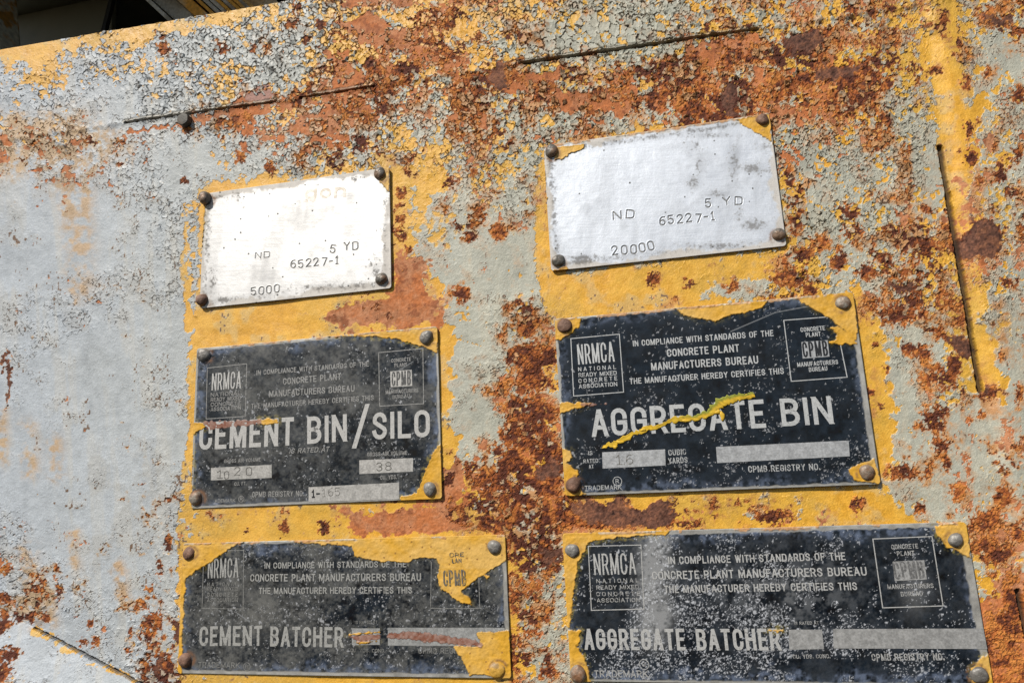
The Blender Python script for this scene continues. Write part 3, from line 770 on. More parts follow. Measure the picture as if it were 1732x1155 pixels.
def plate_frame(k):
    cu, cv, w_, h_, a = PL[k]
    return cu, cv, w_, h_, math.cos(a), math.sin(a)


def plate_height(k):
    cu, cv, w_, h_, c, s = plate_frame(k)
    seed = ord(k)

    def f(u, v):
        a = ((u - cu) * c + (v - cv) * s) / w_; b = (-(u - cu) * s + (v - cv) * c) / h_
        if k in 'AB':
            bend = 1.2 * np.abs(a * 2) ** 3 * (0.6 + 0.4 * np.sign(a)) - 0.9 * np.exp(-((b - .5) / .2) ** 2) * np.exp(-(a / .3) ** 2)
        else:
            bend = 0.5 * np.cos(a * 5 + seed) * np.abs(b * 2) ** 2
        return (GAPH[k] + bend) * PX
    return f


STAMPS = {}      # plate -> list of (polyline px-plane pts, half width) carved into the metal


def build_plate(k, name, label, step):
    cu, cv, w_, h_, c, s = plate_frame(k)
    root = bpy.data.objects.new(name, None); col.objects.link(root)
    root.empty_display_size = 0.02
    nu = int(w_ / (step * PX)) + 1; nv = int(h_ / (step * PX)) + 1
    a, b = np.meshgrid(np.linspace(-.5, .5, nu) * w_, np.linspace(-.5, .5, nv) * h_)
    # slightly rounded, uneven outline
    rc = 5 * PX
    ca = np.abs(a) - (w_ / 2 - rc); cb = np.abs(b) - (h_ / 2 - rc)
    m = (ca > 0) & (cb > 0); ln = np.maximum(np.hypot(ca, cb), 1e-9); lm = np.maximum(ca, cb)
    a = np.where(m, np.sign(a) * (w_ / 2 - rc + ca / ln * lm), a); b = np.where(m, np.sign(b) * (h_ / 2 - rc + cb / ln * lm), b)
    U = cu + c * a - s * b; V = cv + s * a + c * b
    x, y = PIX(U, V); shp = x.shape; x = x.ravel(); y = y.ravel()
    sd_ = ord(k) * 13
    n1 = fbm(x, y, 45, 4, sd_); n2 = fbm(x, y, 13, 3, sd_ + 5); n3 = fbm(x, y, 4.5, 2, sd_ + 9); n4 = vnoise(x / 1.8, y / 1.8, sd_ + 12)
    n1b = fbm(x, y, 40, 4, sd_ + 15); n2b = fbm(x, y, 9, 3, sd_ + 20)
    dedge = (np.minimum(w_ / 2 - np.abs(a), h_ / 2 - np.abs(b)) / PX).ravel()
    aa = (a / w_).ravel(); bb = (b / h_).ravel()
    hgt = np.zeros_like(x)
    if k in 'AB':
        rgb = np.full((len(x), 3), 0.64) * (np.array([1, .995, .985]) if k == 'A' else np.array([.93, .985, 1.07])) * (1 + 0.03 * n1 + 0.03 * n2)[:, None]  # blue sky reflection on B is tinted into the metal colour
        metal = np.full_like(x, 0.5); rough = 0.55 + 0.05 * n1
        # the worn clean field ends a little inside the edge; dirt collects at its border
        bd = dedge + 6 * n1 + 4 * n2
        corner = sstep(0.40, 0.47, np.abs(aa)) * sstep(0.30, 0.45, np.abs(bb))
        rim = 1 - sstep(4, 11, bd - 12 * corner)
        rgb = lerp(rgb, np.array([0.56, 0.53, 0.49]) * np.ones_like(rgb), (rim * 0.9)[:, None]); metal = metal * (1 - 0.6 * rim); rough = rough + 0.2 * rim
        if k == 'A':
            dirtm = np.exp(-((dedge - 11) / 7) ** 2) * np.clip(0.1 + (aa < -.3) * 0.3 + (bb < -.3) * 0.25 + (aa > .3) * 0.25, 0, 1)
            for ex, ey, rx, ry, am in ((560, 487, 55, 7, .8), (640, 455, 14, 18, .7), (405, 340, 30, 12, .25), (360, 480, 12, 30, .5)):
                dirtm = np.maximum(dirtm, am * np.exp(-((x - ex) / rx) ** 2 - ((y - ey) / ry) ** 2))
        else:
            dirtm = np.exp(-((dedge - 11) / 6) ** 2) * np.clip(0.2 + (aa < -.3) * 0.35 + (bb > .3) * 0.3 + (bb < -.3) * .15, 0, 1)
            for ex, ey, rx, ry, am in ((1240, 275, 10, 26, .75), (1270, 288, 30, 10, .7), (1195, 232, 60, 5, .5), (1170, 250, 18, 10, .5), (1182, 285, 8, 22, .55), (1172, 312, 12, 12, .75),
                                       (1212, 330, 22, 6, .8), (1250, 365, 9, 16, .55), (1275, 382, 26, 10, .8), (1210, 418, 60, 6, .75), (985, 437, 34, 5, .8),
                                       (1150, 230, 12, 6, .5), (1290, 250, 14, 8, .4)):
                dirtm = np.maximum(dirtm, am * np.exp(-((x - ex) / rx) ** 2 - ((y - ey) / ry) ** 2))
        dm = sstep(0.25, 0.95, dirtm * (0.85 + 0.5 * n2) + 0.32 * n3 + 0.25 * n4 - 0.02) * (dirtm > 0.05)
        rgb = lerp(rgb, np.array([0.16, 0.145, 0.13]) * np.ones_like(rgb), (dm * (0.6 if k == 'B' else 0.7))[:, None]); rough = rough + 0.25 * dm; metal = metal * (1 - 0.7 * dm)
        vs = fbm(x + 0.12 * y, y * 0.16, 26, 4, sd_ + 60); film = np.clip(sstep(0.0, 1.0, vs + 0.3 * n2) * 0.11 + sstep(0.3, 1.0, n1) * 0.12 + np.clip(dirtm, 0, 1) * 0.28, 0, .6)
        rgb = rgb * (1 - film)[:, None]; rough = rough + film * 0.2
        V5 = voronoi(x, y, 21, sd_ + 30); pit = (V5[0] * 21 < 0.9 + 0.7 * V5[4]) & (V5[5] > 0.86)
        rgb = np.where(pit[:, None], 0.11, rgb); metal = np.where(pit, .2, metal)
        scr = sstep(0.55, 0.9, fbm(x * 0.12 + y * 0.02, y + x * 0.12, 2.6, 2, sd_ + 40)) * 0.06
        rgb = rgb * (1 - scr)[:, None]
        hgt = hgt + 0.22 * n1 + 0.025 * fbm(x * 0.08, y, 2.2, 2, sd_ + 70)
    else:
        haze, spk, blue, dull = BLK[k]
        rgb = np.array([0.0055, 0.0095, 0.0155]) * np.ones((len(x), 3)) * (1 + 0.5 * n2)[:, None]
        metal = np.zeros_like(x); rough = 0.31 + 0.05 * n1
        hz = np.clip(haze * (0.70 + 0.50 * n1 + 0.32 * n2 + 0.42 * n3 + 0.30 * n4), 0, 1)
        if k == 'F':
            hz = hz + 1.4 * np.exp(-((x - 1108 - 5 * n1) / 24) ** 2) * sstep(880, 915, y) * (1 - sstep(1040, 1120, y)) * (0.8 + 0.3 * n2 + 0.3 * n3) + 0.3 * np.exp(-((x - 1330) / 110) ** 2 - ((y - 1000) / 60) ** 2) * np.clip(0.3 + n2 + .5 * n3, 0, 1)
            hz = hz + 0.30 * np.exp(-((x - 1545) / 22) ** 2) * np.exp(-((y - 1000) / 40) ** 2)
        if k == 'E':
            hz = hz + 0.35 * np.exp(-((x - 440) / 90) ** 2) * np.exp(-((y - 1040) / 50) ** 2) - 0.35 * np.exp(-((x - 640) / 80) ** 2 - ((y - 1020) / 18) ** 2)
        if k == 'C':
            hz = hz + 0.25 * np.exp(-((x - 470) / 130) ** 2 - ((y - 660) / 40) ** 2) + .25 * np.exp(-((y - 585) / 12) ** 2) * (n2 * .5 + .4)
        hz = np.clip(hz, 0, 0.95)
        ch = np.array([0.125, 0.125, 0.118]) if dull > .6 else np.array([0.24, 0.245, 0.25])
        rgb = lerp(rgb, ch * np.ones_like(rgb), hz[:, None]); rough = rough + 0.18 * hz
        # chalky specks where the black has worn through
        den = np.clip(0.30 + 0.55 * n1b, 0, 1) * spk
        if k in 'DF': den = den * (0.55 + 0.8 * sstep(0.25, -0.35, bb))
        if k == 'F': den = den * (0.5 + 1.5 * np.exp(-((x - 1330) / 130) ** 2) + 1.1 * np.exp(-((x - 1110) / 60) ** 2))
        den = np.clip(den, 0, 1)
        for cell, sz, amt, ss in ((5.0, 1.15, 0.75, 50), (10.0, 1.9, 0.6, 60), (3.4, 0.95, 0.45, 70)):
            vv = voronoi(x + 2.2 * n3, y + 1.8 * n4 + 1.5 * n2, cell, sd_ + ss)
            on = (vv[5] < den * 0.75) * (1 - sstep(sz * (0.25 + .6 * vv[4]), sz * (0.6 + .8 * vv[4]), vv[0] * cell))
            rgb = lerp(rgb, (np.array([0.58, 0.60, 0.64]) if k == 'F' else np.array([0.42, 0.43, 0.45])) * np.ones_like(rgb), (on * amt)[:, None])
        # blue grey bloom towards the edges, bare metal at the very edge
        be = dedge + 5 * n2 + 7 * n1
        bl = np.exp(-((be - 6) / 9.0) ** 2) * blue * np.clip(0.5 + 0.7 * n2b, 0, 1)
        rgb = lerp(rgb, np.array([0.16, 0.20, 0.29]) * np.ones_like(rgb), np.clip(bl, 0, .8)[:, None])
        wl = {'C': (2.5, 3.0, 3.5, 3.5), 'D': (3.0, 7.0, 2.0, 3.0), 'E': (3.0, 5.0, 3.0, 5.0), 'F': (2.0, 9.0, 5.0, 2.5)}[k]   # left, right, top, bottom
        bare = np.maximum(np.maximum(1 - sstep(wl[0], wl[0] + 2, (aa + .5) * w_ / PX + 1.2 * n2), 1 - sstep(wl[1], wl[1] + 2.5, (.5 - aa) * w_ / PX + 1.5 * n2)),
                          np.maximum(1 - sstep(wl[2], wl[2] + 2, (.5 - bb) * h_ / PX + 1.2 * n2), 1 - sstep(wl[3], wl[3] + 2, (bb + .5) * h_ / PX + 1.0 * n2)))
        rgb = lerp(rgb, np.array([0.40, 0.39, 0.36]) * (1 + 0.2 * n2)[:, None], (bare * 0.85)[:, None]); metal = np.maximum(metal, bare * 0.3); rough = lerp(rough, 0.55, bare)
        hgt = hgt - 0.25 * bare
        # hair scratches
        for q0, q1 in {'D': [((1310, 530), (1380, 517)), ((1235, 562), (1310, 530))], 'E': [((404, 1036), (424, 1050))],
                       'C': [((655, 640), (700, 612))], 'F': [((1100, 960), (1120, 1000))]}.get(k, []):
            d, _ = segd(x, y, q0, q1)
            rgb = lerp(rgb, np.array([0.22, 0.23, 0.24]) * np.ones_like(rgb), ((1 - sstep(0.4, 1.2, d)) * 0.7)[:, None])
    # yellow overspray and thick brush marks
    thick = np.full_like(x, -99.0)
    wob = 1.5 * n2b + 0.7 * n3 + 0.25 * n4
    for p in YP[k]:
        thick = np.maximum(thick, polysd(x, y, p))
    ym = thick + wob
    on = sstep(-0.5, 0.7, ym)
    spray = np.clip((1 - sstep(0, 9, -ym)) * (0.25 + 0.5 * n3 + 0.3 * n4), 0, 0.55) * (0.9 if k in 'CF' else 0.25)
    rgb = lerp(rgb, np.array([0.30, 0.24, 0.04]) * np.ones_like(rgb), (spray * (1 - on))[:, None])
    cyl = lerp(np.array([0.60, 0.32, 0.030]), np.array([0.62, 0.38, 0.10]), np.clip(0.35 + 0.5 * n1 + 0.2 * n2 + (0.35 if k in 'AE' else 0) * (y < 960), 0, 1)[:, None])
    cyl = cyl * (1 + 0.06 * n2b + 0.05 * n3)[:, None]
    edge_d = np.exp(-((ym - 0.6) / 0.9) ** 2) * 0.30 * (n2 > -0.2)
    cyl = cyl * (1 - edge_d)[:, None]
    if k == 'E':      # dirt speckle on the paint
        cyl = np.where(((voronoi(x, y, 26, 777)[0] * 26 < 1.4))[:, None], np.array([.3, .15, .04]), cyl)
    rgb = lerp(rgb, cyl, on[:, None]); metal = metal * (1 - on); rough = lerp(rough, 0.55, on)
    hgt = hgt + on * (0.75 + 0.25 * np.clip(ym, 0, 4) / 4 + 0.25 * n2 + 0.2 * n3 + 0.5 * np.exp(-((ym - 1.2) / 1.3) ** 2))
    for p in REDS.get(k, []):
        rm = sstep(-1.0, 1.0, polysd(x, y, p) + 1.4 * n3 + 1.0 * n2b)
        cc = lerp(np.array([0.24, 0.095, 0.06]), np.array([0.33, 0.20, 0.16]), np.clip(.5 + .6 * n3 + .3 * n2, 0, 1)[:, None])
        rgb = lerp(rgb, cc, (rm * 0.85)[:, None]); hgt = hgt + rm * 0.45 * (1 + .4 * n3); metal *= 1 - rm
    # peeled salmon and cream edge of old paint along the top of some plates
    if k in 'BDCEF':
        pe = (1 - sstep(2.0, 4.2, (.5 - bb) * h_ / PX + 1.4 * n2 + 0.8 * n3)) * (n1 > (-0.5 if k in 'BD' else 0.1))
        rgb = lerp(rgb, lerp(np.array([0.50, 0.27, 0.12]), np.array([0.5, .45, .36]), np.clip(.5 + .8 * n2, 0, 1)[:, None]), (pe * 0.9)[:, None]); metal *= 1 - pe
        hgt = hgt + pe * 0.5 * (1 + n3)
    # rust rings round the rivets
    for rx, ry, rr in RIV[k]:
        d = np.hypot(x - rx, y - ry)
        ring = np.exp(-((d - rr * 1.05) / 3.0) ** 2) * np.clip(0.35 + 0.5 * n2 + .3 * n3, 0, 0.8)
        rgb = lerp(rgb, np.array([0.20, 0.10, 0.05]) * np.ones_like(rgb), ring[:, None]); metal *= 1 - ring
    # stamped characters
    for L, half in STAMPS.get(k, []):
        d = np.full_like(x, 1e9)
        uu = U.ravel(); vv_ = V.ravel()
        mn = np.min(L, 0) - 4 * PX; mxx = np.max(L, 0) + 4 * PX
        sel = np.where((uu > mn[0]) & (uu < mxx[0]) & (vv_ > mn[1]) & (vv_ < mxx[1]))[0]
        if not len(sel): continue
        ds = np.full(len(sel), 1e9)
        for i in range(len(L) - 1):
            q, _ = segd(uu[sel], vv_[sel], L[i], L[i + 1]); ds = np.minimum(ds, q / PX)
        hgt[sel] = np.minimum(hgt[sel], hgt[sel] - 1.3 * (1 - sstep(half * 0.7, half * 1.9, ds))) + 0.22 * np.exp(-((ds - half * 2.2) / .8) ** 2)
    rgb = np.clip(rgb, 0.004, 0.86)
    rough = np.clip(rough, 0.22, 0.95)
    z = plate_height(k)(U, V) + (hgt + 0.03 * n4).reshape(shp) * PX
    verts = np.stack([U * S, -z * S, V * S], -1).reshape(-1, 3)
    fc = grid_faces(nu, nv)
    idx = np.arange(nu * nv).reshape(nv, nu)
    ring = np.r_[idx[0, :], idx[1:, -1], idx[-1, -2::-1], idx[-2:0:-1, 0]]
    bk = verts[ring].copy(); bk[:, 1] += 2.6 * PX * S
    nb = len(verts); bi = nb + np.arange(len(ring))
    q = np.stack([bi, np.roll(bi, -1), np.roll(ring, -1), ring], 1)
    verts = np.r_[verts, bk]
    rgb = np.r_[rgb, rgb[ring] * 0.7]; surf = np.stack([rough, np.clip(metal, 0, 1), metal * 0], 1); surf = np.r_[surf, surf[ring]]
    o = new_mesh('plate_sheet', verts, np.r_[fc, q].astype(np.int32), M_plate, root, True)
    set_attrs(o, rgb, surf)
    tag(root, label, 'nameplate', 'nameplates riveted to the panel')
    return root


# rivets: x, y, radius in photo px
RIV = {'A': [(356, 341, 9.5), (648.5, 300, 9.8), (651, 475.5, 9.8), (351, 510, 9.3)],
       'B': [(935, 262, 11.3), (1287, 211, 10.8), (1314.5, 402, 11.5), (947, 445, 10.8)],
       'C': [(352, 602, 10.3), (725, 573, 11.5), (731, 827, 11.5), (338, 841.5, 10.6)],
       'D': [(957, 554, 12.5), (1421, 516.5, 13.2), (1461, 799, 14.0), (972, 819, 13.2)],
       'E': [(327, 934, 9.8), (839, 924, 11.8), (844, 1128.5, 13.2), (320, 1113, 10.5)],
       'F': [(969.5, 929.5, 11.8), (1610.5, 911.5, 13.4), (1649.5, 1137.5, 15.5), (979, 1134.5, 14.0)]}
RCOL = {'A': 'gggb', 'B': 'gbgg', 'C': 'sssn', 'D': 'bnnb', 'E': 'bsyb', 'F': 'sssn'}
M_riv = {'g': mat('rivet_grey', (0.13, 0.12, 0.105), 0.5, 0.25, col2=(0.20, 0.13, 0.085), bump=0.5, bscale=900, grain=.2),
         'b': mat('rivet_rust', (0.13, 0.07, 0.045), 0.7, 0.0, col2=(0.22, 0.12, 0.08), bump=0.8, bscale=700, grain=.3),
         's': mat('rivet_steel', (0.24, 0.23, 0.21), 0.5, 0.25, col2=(0.13, 0.12, 0.11), bump=0.5, bscale=800, grain=.2),
         'n': mat('rivet_worn', (0.25, 0.22, 0.18), 0.55, 0.2, col2=(0.20, 0.10, 0.05), bump=0.7, bscale=700, grain=.25),
         'y': mat('rivet_painted', (0.55, 0.31, 0.05), 0.55, 0.0, col2=(0.30, 0.20, 0.10), c2lo=.52, c2hi=.62, bump=0.7, bscale=600, grain=.15)}


def rivet(k, i, root, hf):
    x, y, r = RIV[k][i]
    u, v = UV(x, y); u = float(u); v = float(v)
    # radius in plane units: compare with the local scale
    u2, v2 = UV(x + r, y); rp = math.hypot(float(u2) - u, float(v2) - v) * 0.97
    hz = rp * (0.98 if k in 'AB' else 0.78)
    # the head stands proud and is seen obliquely: set its foot so that its middle is seen at (x, y)
    base = hf(u, v) - 0.3 * PX
    cpos = R.T @ np.array([0, 0, 1.0])
    sh = (base + hz * 0.45) / cpos[2]
    u = u - (cpos[0] - u) * sh
    v = v - (cpos[1] - v) * sh
    if (k, i) == ('A', 0): base += 4 * PX
    rng = np.random.default_rng(ord(k) * 10 + i)
    V_, F_ = [], []
    fl = rng.uniform(0.78, 1.0)                       # some heads are hammered flatter than others
    prof = [(1.10, -0.25), (1.06, 0.05), (0.99, 0.28), (0.90, 0.52), (0.76, 0.73 * fl + .02), (0.58, 0.87 * fl + .01), (0.38, 0.955 * fl), (0.18, 0.985 * fl)]
    NS = 26; ph = rng.random(4) * 6.28
    hz *= rng.uniform(0.88, 1.1); fx, fy = rng.normal(0, 0.10, 2)
    for rr, zz in prof:
        for t in range(NS):
            an = 2 * math.pi * t / NS
            wob = 1 + 0.045 * math.sin(2 * an + ph[0]) + 0.03 * math.sin(3 * an + ph[1])
            dz = 0.07 * math.sin(2 * an + ph[2]) * rr + 0.05 * math.sin(5 * an + ph[3] + rr * 4) * rr + (fx * math.cos(an) + fy * math.sin(an)) * rr
            V_.append(wp(u + rp * rr * wob * math.cos(an), v + rp * rr * wob * math.sin(an), base + hz * (zz + dz)))
    for j in range(len(prof) - 1):
        for t in range(NS):
            t2 = (t + 1) % NS
            F_.append((j * NS + t, j * NS + t2, (j + 1) * NS + t2, (j + 1) * NS + t))
    V_.append(wp(u, v, base + hz * fl * 0.98)); c_ = len(V_) - 1; j = (len(prof) - 1) * NS
    for t in range(NS): F_.append((j + t, j + (t + 1) % NS, c_))
    o = new_mesh('rivet', V_, F_, M_riv[RCOL[k][i]], root, True)
    if RCOL[k][i] == 'y': o['label'] = 'rivet daubed with yellow paint'
    return o


def stamp(k, s, p0, p1, h, cw=0.52, wt=0.09, keep=None, gap=0.28):
    """the centre lines of stamped characters, remembered for carving and filled with dark metal"""
    hf = plate_height(k)
    t = Strokes(lambda u, v: 0.0, 0.0)
    rec = []
    t.stroke = lambda pts, half, d_, n_: rec.append((np.array(pts), half))
    t.text(s, p0, p1, h, wt=wt, cw=cw, gap=gap, keep=keep, jit=0.8)
    STAMPS.setdefault(k, []).extend([(p, max(0.55, hh / PX)) for p, hh in rec])
    return rec


M_stamp = mat('stamp_grey', (0.13, 0.125, 0.115), 0.6, 0.3, grain=.4, gscale=1200, col2=(0.30, 0.29, 0.27), c2scale=700, c2lo=.5, c2hi=.62)  # dark grey metal of the stamped strokes
M_stampd = mat('stamp_dark', (0.07, 0.068, 0.06), 0.6, 0.2, grain=.4, gscale=1200, col2=(0.17, 0.165, 0.15), c2scale=700, c2lo=.5, c2hi=.65)
M_let = {}
for kk_, (lc, dk, lo, hi) in {'C': ((0.42, 0.415, 0.40), (0.12, 0.12, 0.12), .60, .74), 'D': ((0.44, 0.45, 0.45), (0.12, 0.13, 0.14), .60, .74),
                              'E': ((0.33, 0.33, 0.315), (0.10, 0.10, 0.095), .56, .72), 'F': ((0.42, 0.42, 0.41), (0.08, 0.08, 0.08), .58, .74)}.items():
    M_let[kk_] = mat('letter_metal', lc, 0.5, 0.15, col2=dk, c2scale=620, c2lo=lo, c2hi=hi, grain=.18, gscale=900)
    M_let[kk_ + 's'] = mat('letter_faded', tuple(q * (.62 if kk_ in 'CE' else .85) for q in lc), 0.5, 0.1, col2=tuple(q * .8 for q in dk), c2scale=560, c2lo=lo - .08, c2hi=hi - .04, grain=.25, gscale=900)
M_fld = {k: mat('bare_field', c_, 0.5, 0.25, col2=tuple(q * .78 for q in c_), c2scale=260, c2lo=.42, c2hi=.62, grain=.25, gscale=700, bump=.3, bscale=700)
         for k, c_ in {'C': (0.42, 0.41, 0.39), 'D': (0.40, 0.41, 0.42), 'E': (0.33, 0.335, 0.33), 'F': (0.35, 0.35, 0.345)}.items()}
M_ink = mat('black_ink', (0.012, 0.013, 0.016), 0.45, grain=.3)
M_inkw = mat('worn_ink', (0.055, 0.055, 0.055), 0.5, grain=.3, col2=(0.2, 0.2, 0.19), c2scale=500, c2lo=.55, c2hi=.7)
M_inkf = mat('faded_ink', (0.11, 0.11, 0.11), 0.5, grain=.3, col2=(0.26, 0.26, 0.26), c2scale=500, c2lo=.5, c2hi=.65)
M_halo = mat('outline_olive', (0.045, 0.045, 0.04), 0.5)

# stamped text is set out first, because it is carved into the plates
A_ST = [stamp('A', 'ND', (433.7, 440), (458.5, 437.7), 10.5), stamp('A', '5', (559.3, 429.6), (568.6, 429), 14), stamp('A', 'YD', (583.4, 426), (608.2, 424), 14),
        stamp('A', '65227-1', (494, 456), (574.4, 448.6), 14), stamp('A', '5000', (427, 501.5), (475.3, 496), 14)]
B_ST = [stamp('B', 'ND', (1037.7, 374), (1072.8, 371.5), 14.5), stamp('B', '5', (1192.8, 354), (1202.7, 353), 15), stamp('B', 'YD', (1223, 350), (1255.4, 348), 14),
        stamp('B', '65227-1', (1115.6, 383), (1209.2, 375.4), 15), stamp('B', '20000', (1036.4, 435), (1109, 426), 16)]

LAB = {'A': ('nameplate', 'bare silver plate stamped 5000, smaller of the two blank metal plates'),
       'B': ('nameplate', 'bare silver plate stamped 20000, with yellow paint left on two corners'),
       'C': ('nameplate', 'grey-black riveted plate reading CEMENT BIN/SILO below the plate stamped 5000'),
       'D': ('nameplate', 'dark navy plate reading AGGREGATE BIN with a curl of yellow paint across it'),
       'E': ('nameplate', 'dull grey plate reading CEMENT BATCHER with large yellow paint patches'),
       'F': ('nameplate', 'black speckled plate reading AGGREGATE BATCHER, the widest dark one')}
roots = {}
for k in 'ABCDEF':
    roots[k] = build_plate(k, LAB[k][0], LAB[k][1], 0.72 if k in 'AB' else 0.95)
    for i in range(4): rivet(k, i, roots[k], plate_height(k))

for k, recs in (('A', A_ST), ('B', B_ST)):
    for rec in recs:
        t = Strokes(plate_height(k), -0.75 * PX)
        for p, hh in rec: t.strip(p, max(hh * 0.9, 0.50 * PX))
        t.build('stamped_characters', M_stamp if k == 'A' else M_stamp, roots[k])
# ghost of a painted word at the top of the smaller silver plate
M_ghost = mat('faded_print', (0.50, 0.45, 0.38), 0.6, 0.25, col2=(0.62, 0.60, 0.56), c2scale=300, c2lo=.45, c2hi=.62)
t = Strokes(plate_height('A'), 0.22 * PX)
t.text('gon', (517, 340), (587, 335.5), 24, wt=.2, cw=.75, gap=.22)
t.build('faded_lettering', M_ghost, roots['A'])

LIFT = 0.30 * PX


def letters(k, name, items, m, parent=None, lift=LIFT):
    t = Strokes(plate_height(k), lift)
    for it in items:
        t.text(it[0], it[1], it[2], it[3], **(it[4] if len(it) > 4 else {}))
    return t.build(name, m, parent or roots[k])


def captions(k, items, m):
    for it in items: letters(k, 'caption_lettering', [it], m)


def emblem(k, box, head, small, m, ms):
    t = Strokes(plate_height(k), LIFT)
    t.line(box + [box[0]], 1.35)
    o = t.build('association_emblem', ms if k in 'CE' else m, roots[k])
    letters(k, 'emblem_initials', [head], m, o)
    letters(k, 'emblem_lettering', small, ms, o)


def quad(k, name, px, m, parent=None, lift=LIFT * 0.9):
    hf = plate_height(k)
    u, v = UV([p[0] for p in px], [p[1] for p in px])
    N = 14; vs = []; fs = []
    for j in range(3):
        for i in range(N + 1):
            s_ = i / N; q = j / 2
            a = lerp(lerp(u[0], u[1], s_), lerp(u[3], u[2], s_), q); b = lerp(lerp(v[0], v[1], s_), lerp(v[3], v[2], s_), q)
            vs.append(wp(a, b, hf(a, b) + lift))
    for j in range(2):
        for i in range(N):
            c_ = j * (N + 1) + i; fs.append((c_, c_ + N + 1, c_ + N + 2, c_ + 1))
    return new_mesh(name, vs, fs, m, parent or roots[k])


def bureau(k, box, words, block, init, m, ms):
    t = Strokes(plate_height(k), LIFT)
    if box: t.line(box, 1.35)
    else: return
    o = t.build('bureau_emblem', ms if k in 'CE' else m, roots[k])
    letters(k, 'emblem_lettering', words, ms, o)
    quad(k, 'initials_block', block, M_fld[k], o)
    letters(k, 'emblem_initials', [init], {'D': M_ink, 'C': M_inkw, 'F': M_inkf}[k], o, lift=LIFT * 1.4)


def reg(k, p, r, m, parent, ch='R'):
    t = Strokes(plate_height(k), LIFT)
    t.ring(p, r, 1.1)
    t.text(ch, (p[0] - r * .42, p[1] + r * .5), (p[0] + r * .42, p[1] + r * .46), r * 1.05, wt=.16)
    return t.build('registered_mark', m, parent)


# --- CEMENT BIN/SILO
m, ms = M_let['C'], M_let['Cs']
letters('C', 'compliance_lettering', [('IN COMPLIANCE WITH STANDARDS OF THE', (435.7, 634.9), (625.7, 620), 8.4), ('CONCRETE PLANT', (480.6, 650.9), (578.6, 642.3), 10.8),
                                      ('MANUFACTURERS BUREAU', (457, 672), (601.4, 662.3), 10.8), ('THE MANUFACTURER HEREBY CERTIFIES THIS', (427, 691.4), (633.7, 677), 8.6)], ms)
letters('C', 'heading_lettering', [('CEMENT', (338.6, 761), (498.6, 753), 47), ('BIN', (521.4, 750.8), (588.6, 746.3), 46), ('SILO', (631.4, 743.6), (728.6, 739), 46),
                                   ('/', (598, 752), (625, 751), 60, dict(wt=.13))], m)
letters('C', 'outline_lettering', [('IS RATED AT', (490.9, 767), (558, 763.4), 8.5, dict(slant=.25))], ms)
captions('C', [('GROSS AIR VOLUME', (381.4, 782.9), (442.9, 780), 6.4), ('CU. FT.', (398.6, 820.9), (419, 820), 6), ('GROSS AIR VOLUME', (622.9, 772), (690, 768.8), 7),
                                   ('CU. YDS.', (645, 810.9), (672.9, 809.4), 7), ('CPMB REGISTRY NO.', (428, 840.6), (515.7, 838.6), 9.5)], ms)
f1 = quad('C', 'value_field', [(359, 790.9), (461.4, 785.7), (461.4, 807.7), (359, 812)], M_fld['C'])
letters('C', 'stamped_characters', [('1', (369, 809), (379, 808.6), 14, dict(wt=.1)), ('0', (381, 810.5), (389.5, 810), 14, dict(wt=.1)), ('2', (398, 804.5), (408.5, 804), 15, dict(wt=.1)),
                                    ('0', (418, 805), (428.5, 804), 15, dict(wt=.1))], M_stampd, f1)
f2 = quad('C', 'value_field', [(609.4, 778), (700, 774.3), (700, 797), (609.4, 801.4)], M_fld['C'])
letters('C', 'stamped_characters', [('3', (638, 797), (648.5, 796.5), 15, dict(wt=.1)), ('8', (653, 796), (664, 795.4), 15, dict(wt=.1))], M_stampd, f2)
f3 = quad('C', 'registry_field', [(523.7, 823.4), (676.6, 815.7), (676.6, 843.4), (523.7, 848.6)], M_fld['C'])
letters('C', 'printed_prefix', [('1-', (529, 842), (543, 841.3), 14, dict(wt=.2))], M_ink, f3)
letters('C', 'stamped_characters', [('1', (546.5, 840), (553, 839.8), 14, dict(wt=.09)), ('6', (557, 839), (565.5, 838.5), 14, dict(wt=.09)), ('5', (568, 838.5), (577, 838), 14, dict(wt=.09))], M_stamp, f3)
tm = letters('C', 'trademark_lettering', [('TRADEMARK', (356, 850.2), (400, 848.6), 6.2, dict(keep=lambda i: i > 1))], ms)
reg('C', (410, 843.4), 5.2, ms, tm)
emblem('C', [(352.9, 622.9), (419.4, 615.7), (417, 704.3), (350.9, 708.6)], ('NRMCA', (360, 660.8), (409.4, 657), 29, dict(wt=.08, cw=.3, gap=.10)),
       [('NATIONAL', (358.6, 671.4), (409.4, 668), 6.6), ('READY MIXED', (358.6, 679.4), (409.4, 676.6), 6.6), ('CONCRETE', (358.6, 687.7), (409.4, 685), 6.6),
        ('ASSOCIATION', (358.6, 695.7), (409.4, 692.8), 6.6)], m, ms)
bureau('C', [(642, 597), (716.6, 590), (717.7, 682.9), (643.7, 687), (642, 597)], [('CONCRETE', (663.4, 613.7), (696.6, 610.8), 6.2), ('PLANT', (668.6, 621.5), (690, 620), 6.2),
       ('MANUFACTURERS', (653.7, 667), (709, 663.4), 6.6), ('BUREAU', (665.7, 675), (694.3, 672.3), 6.2)], [(661.4, 628.6), (697.7, 625.7), (698.6, 652.9), (662.3, 655)],
       ('CPMB', (664, 653.5), (696.3, 651.5), 24.5, dict(wt=.1, cw=.28, gap=.12)), m, ms)

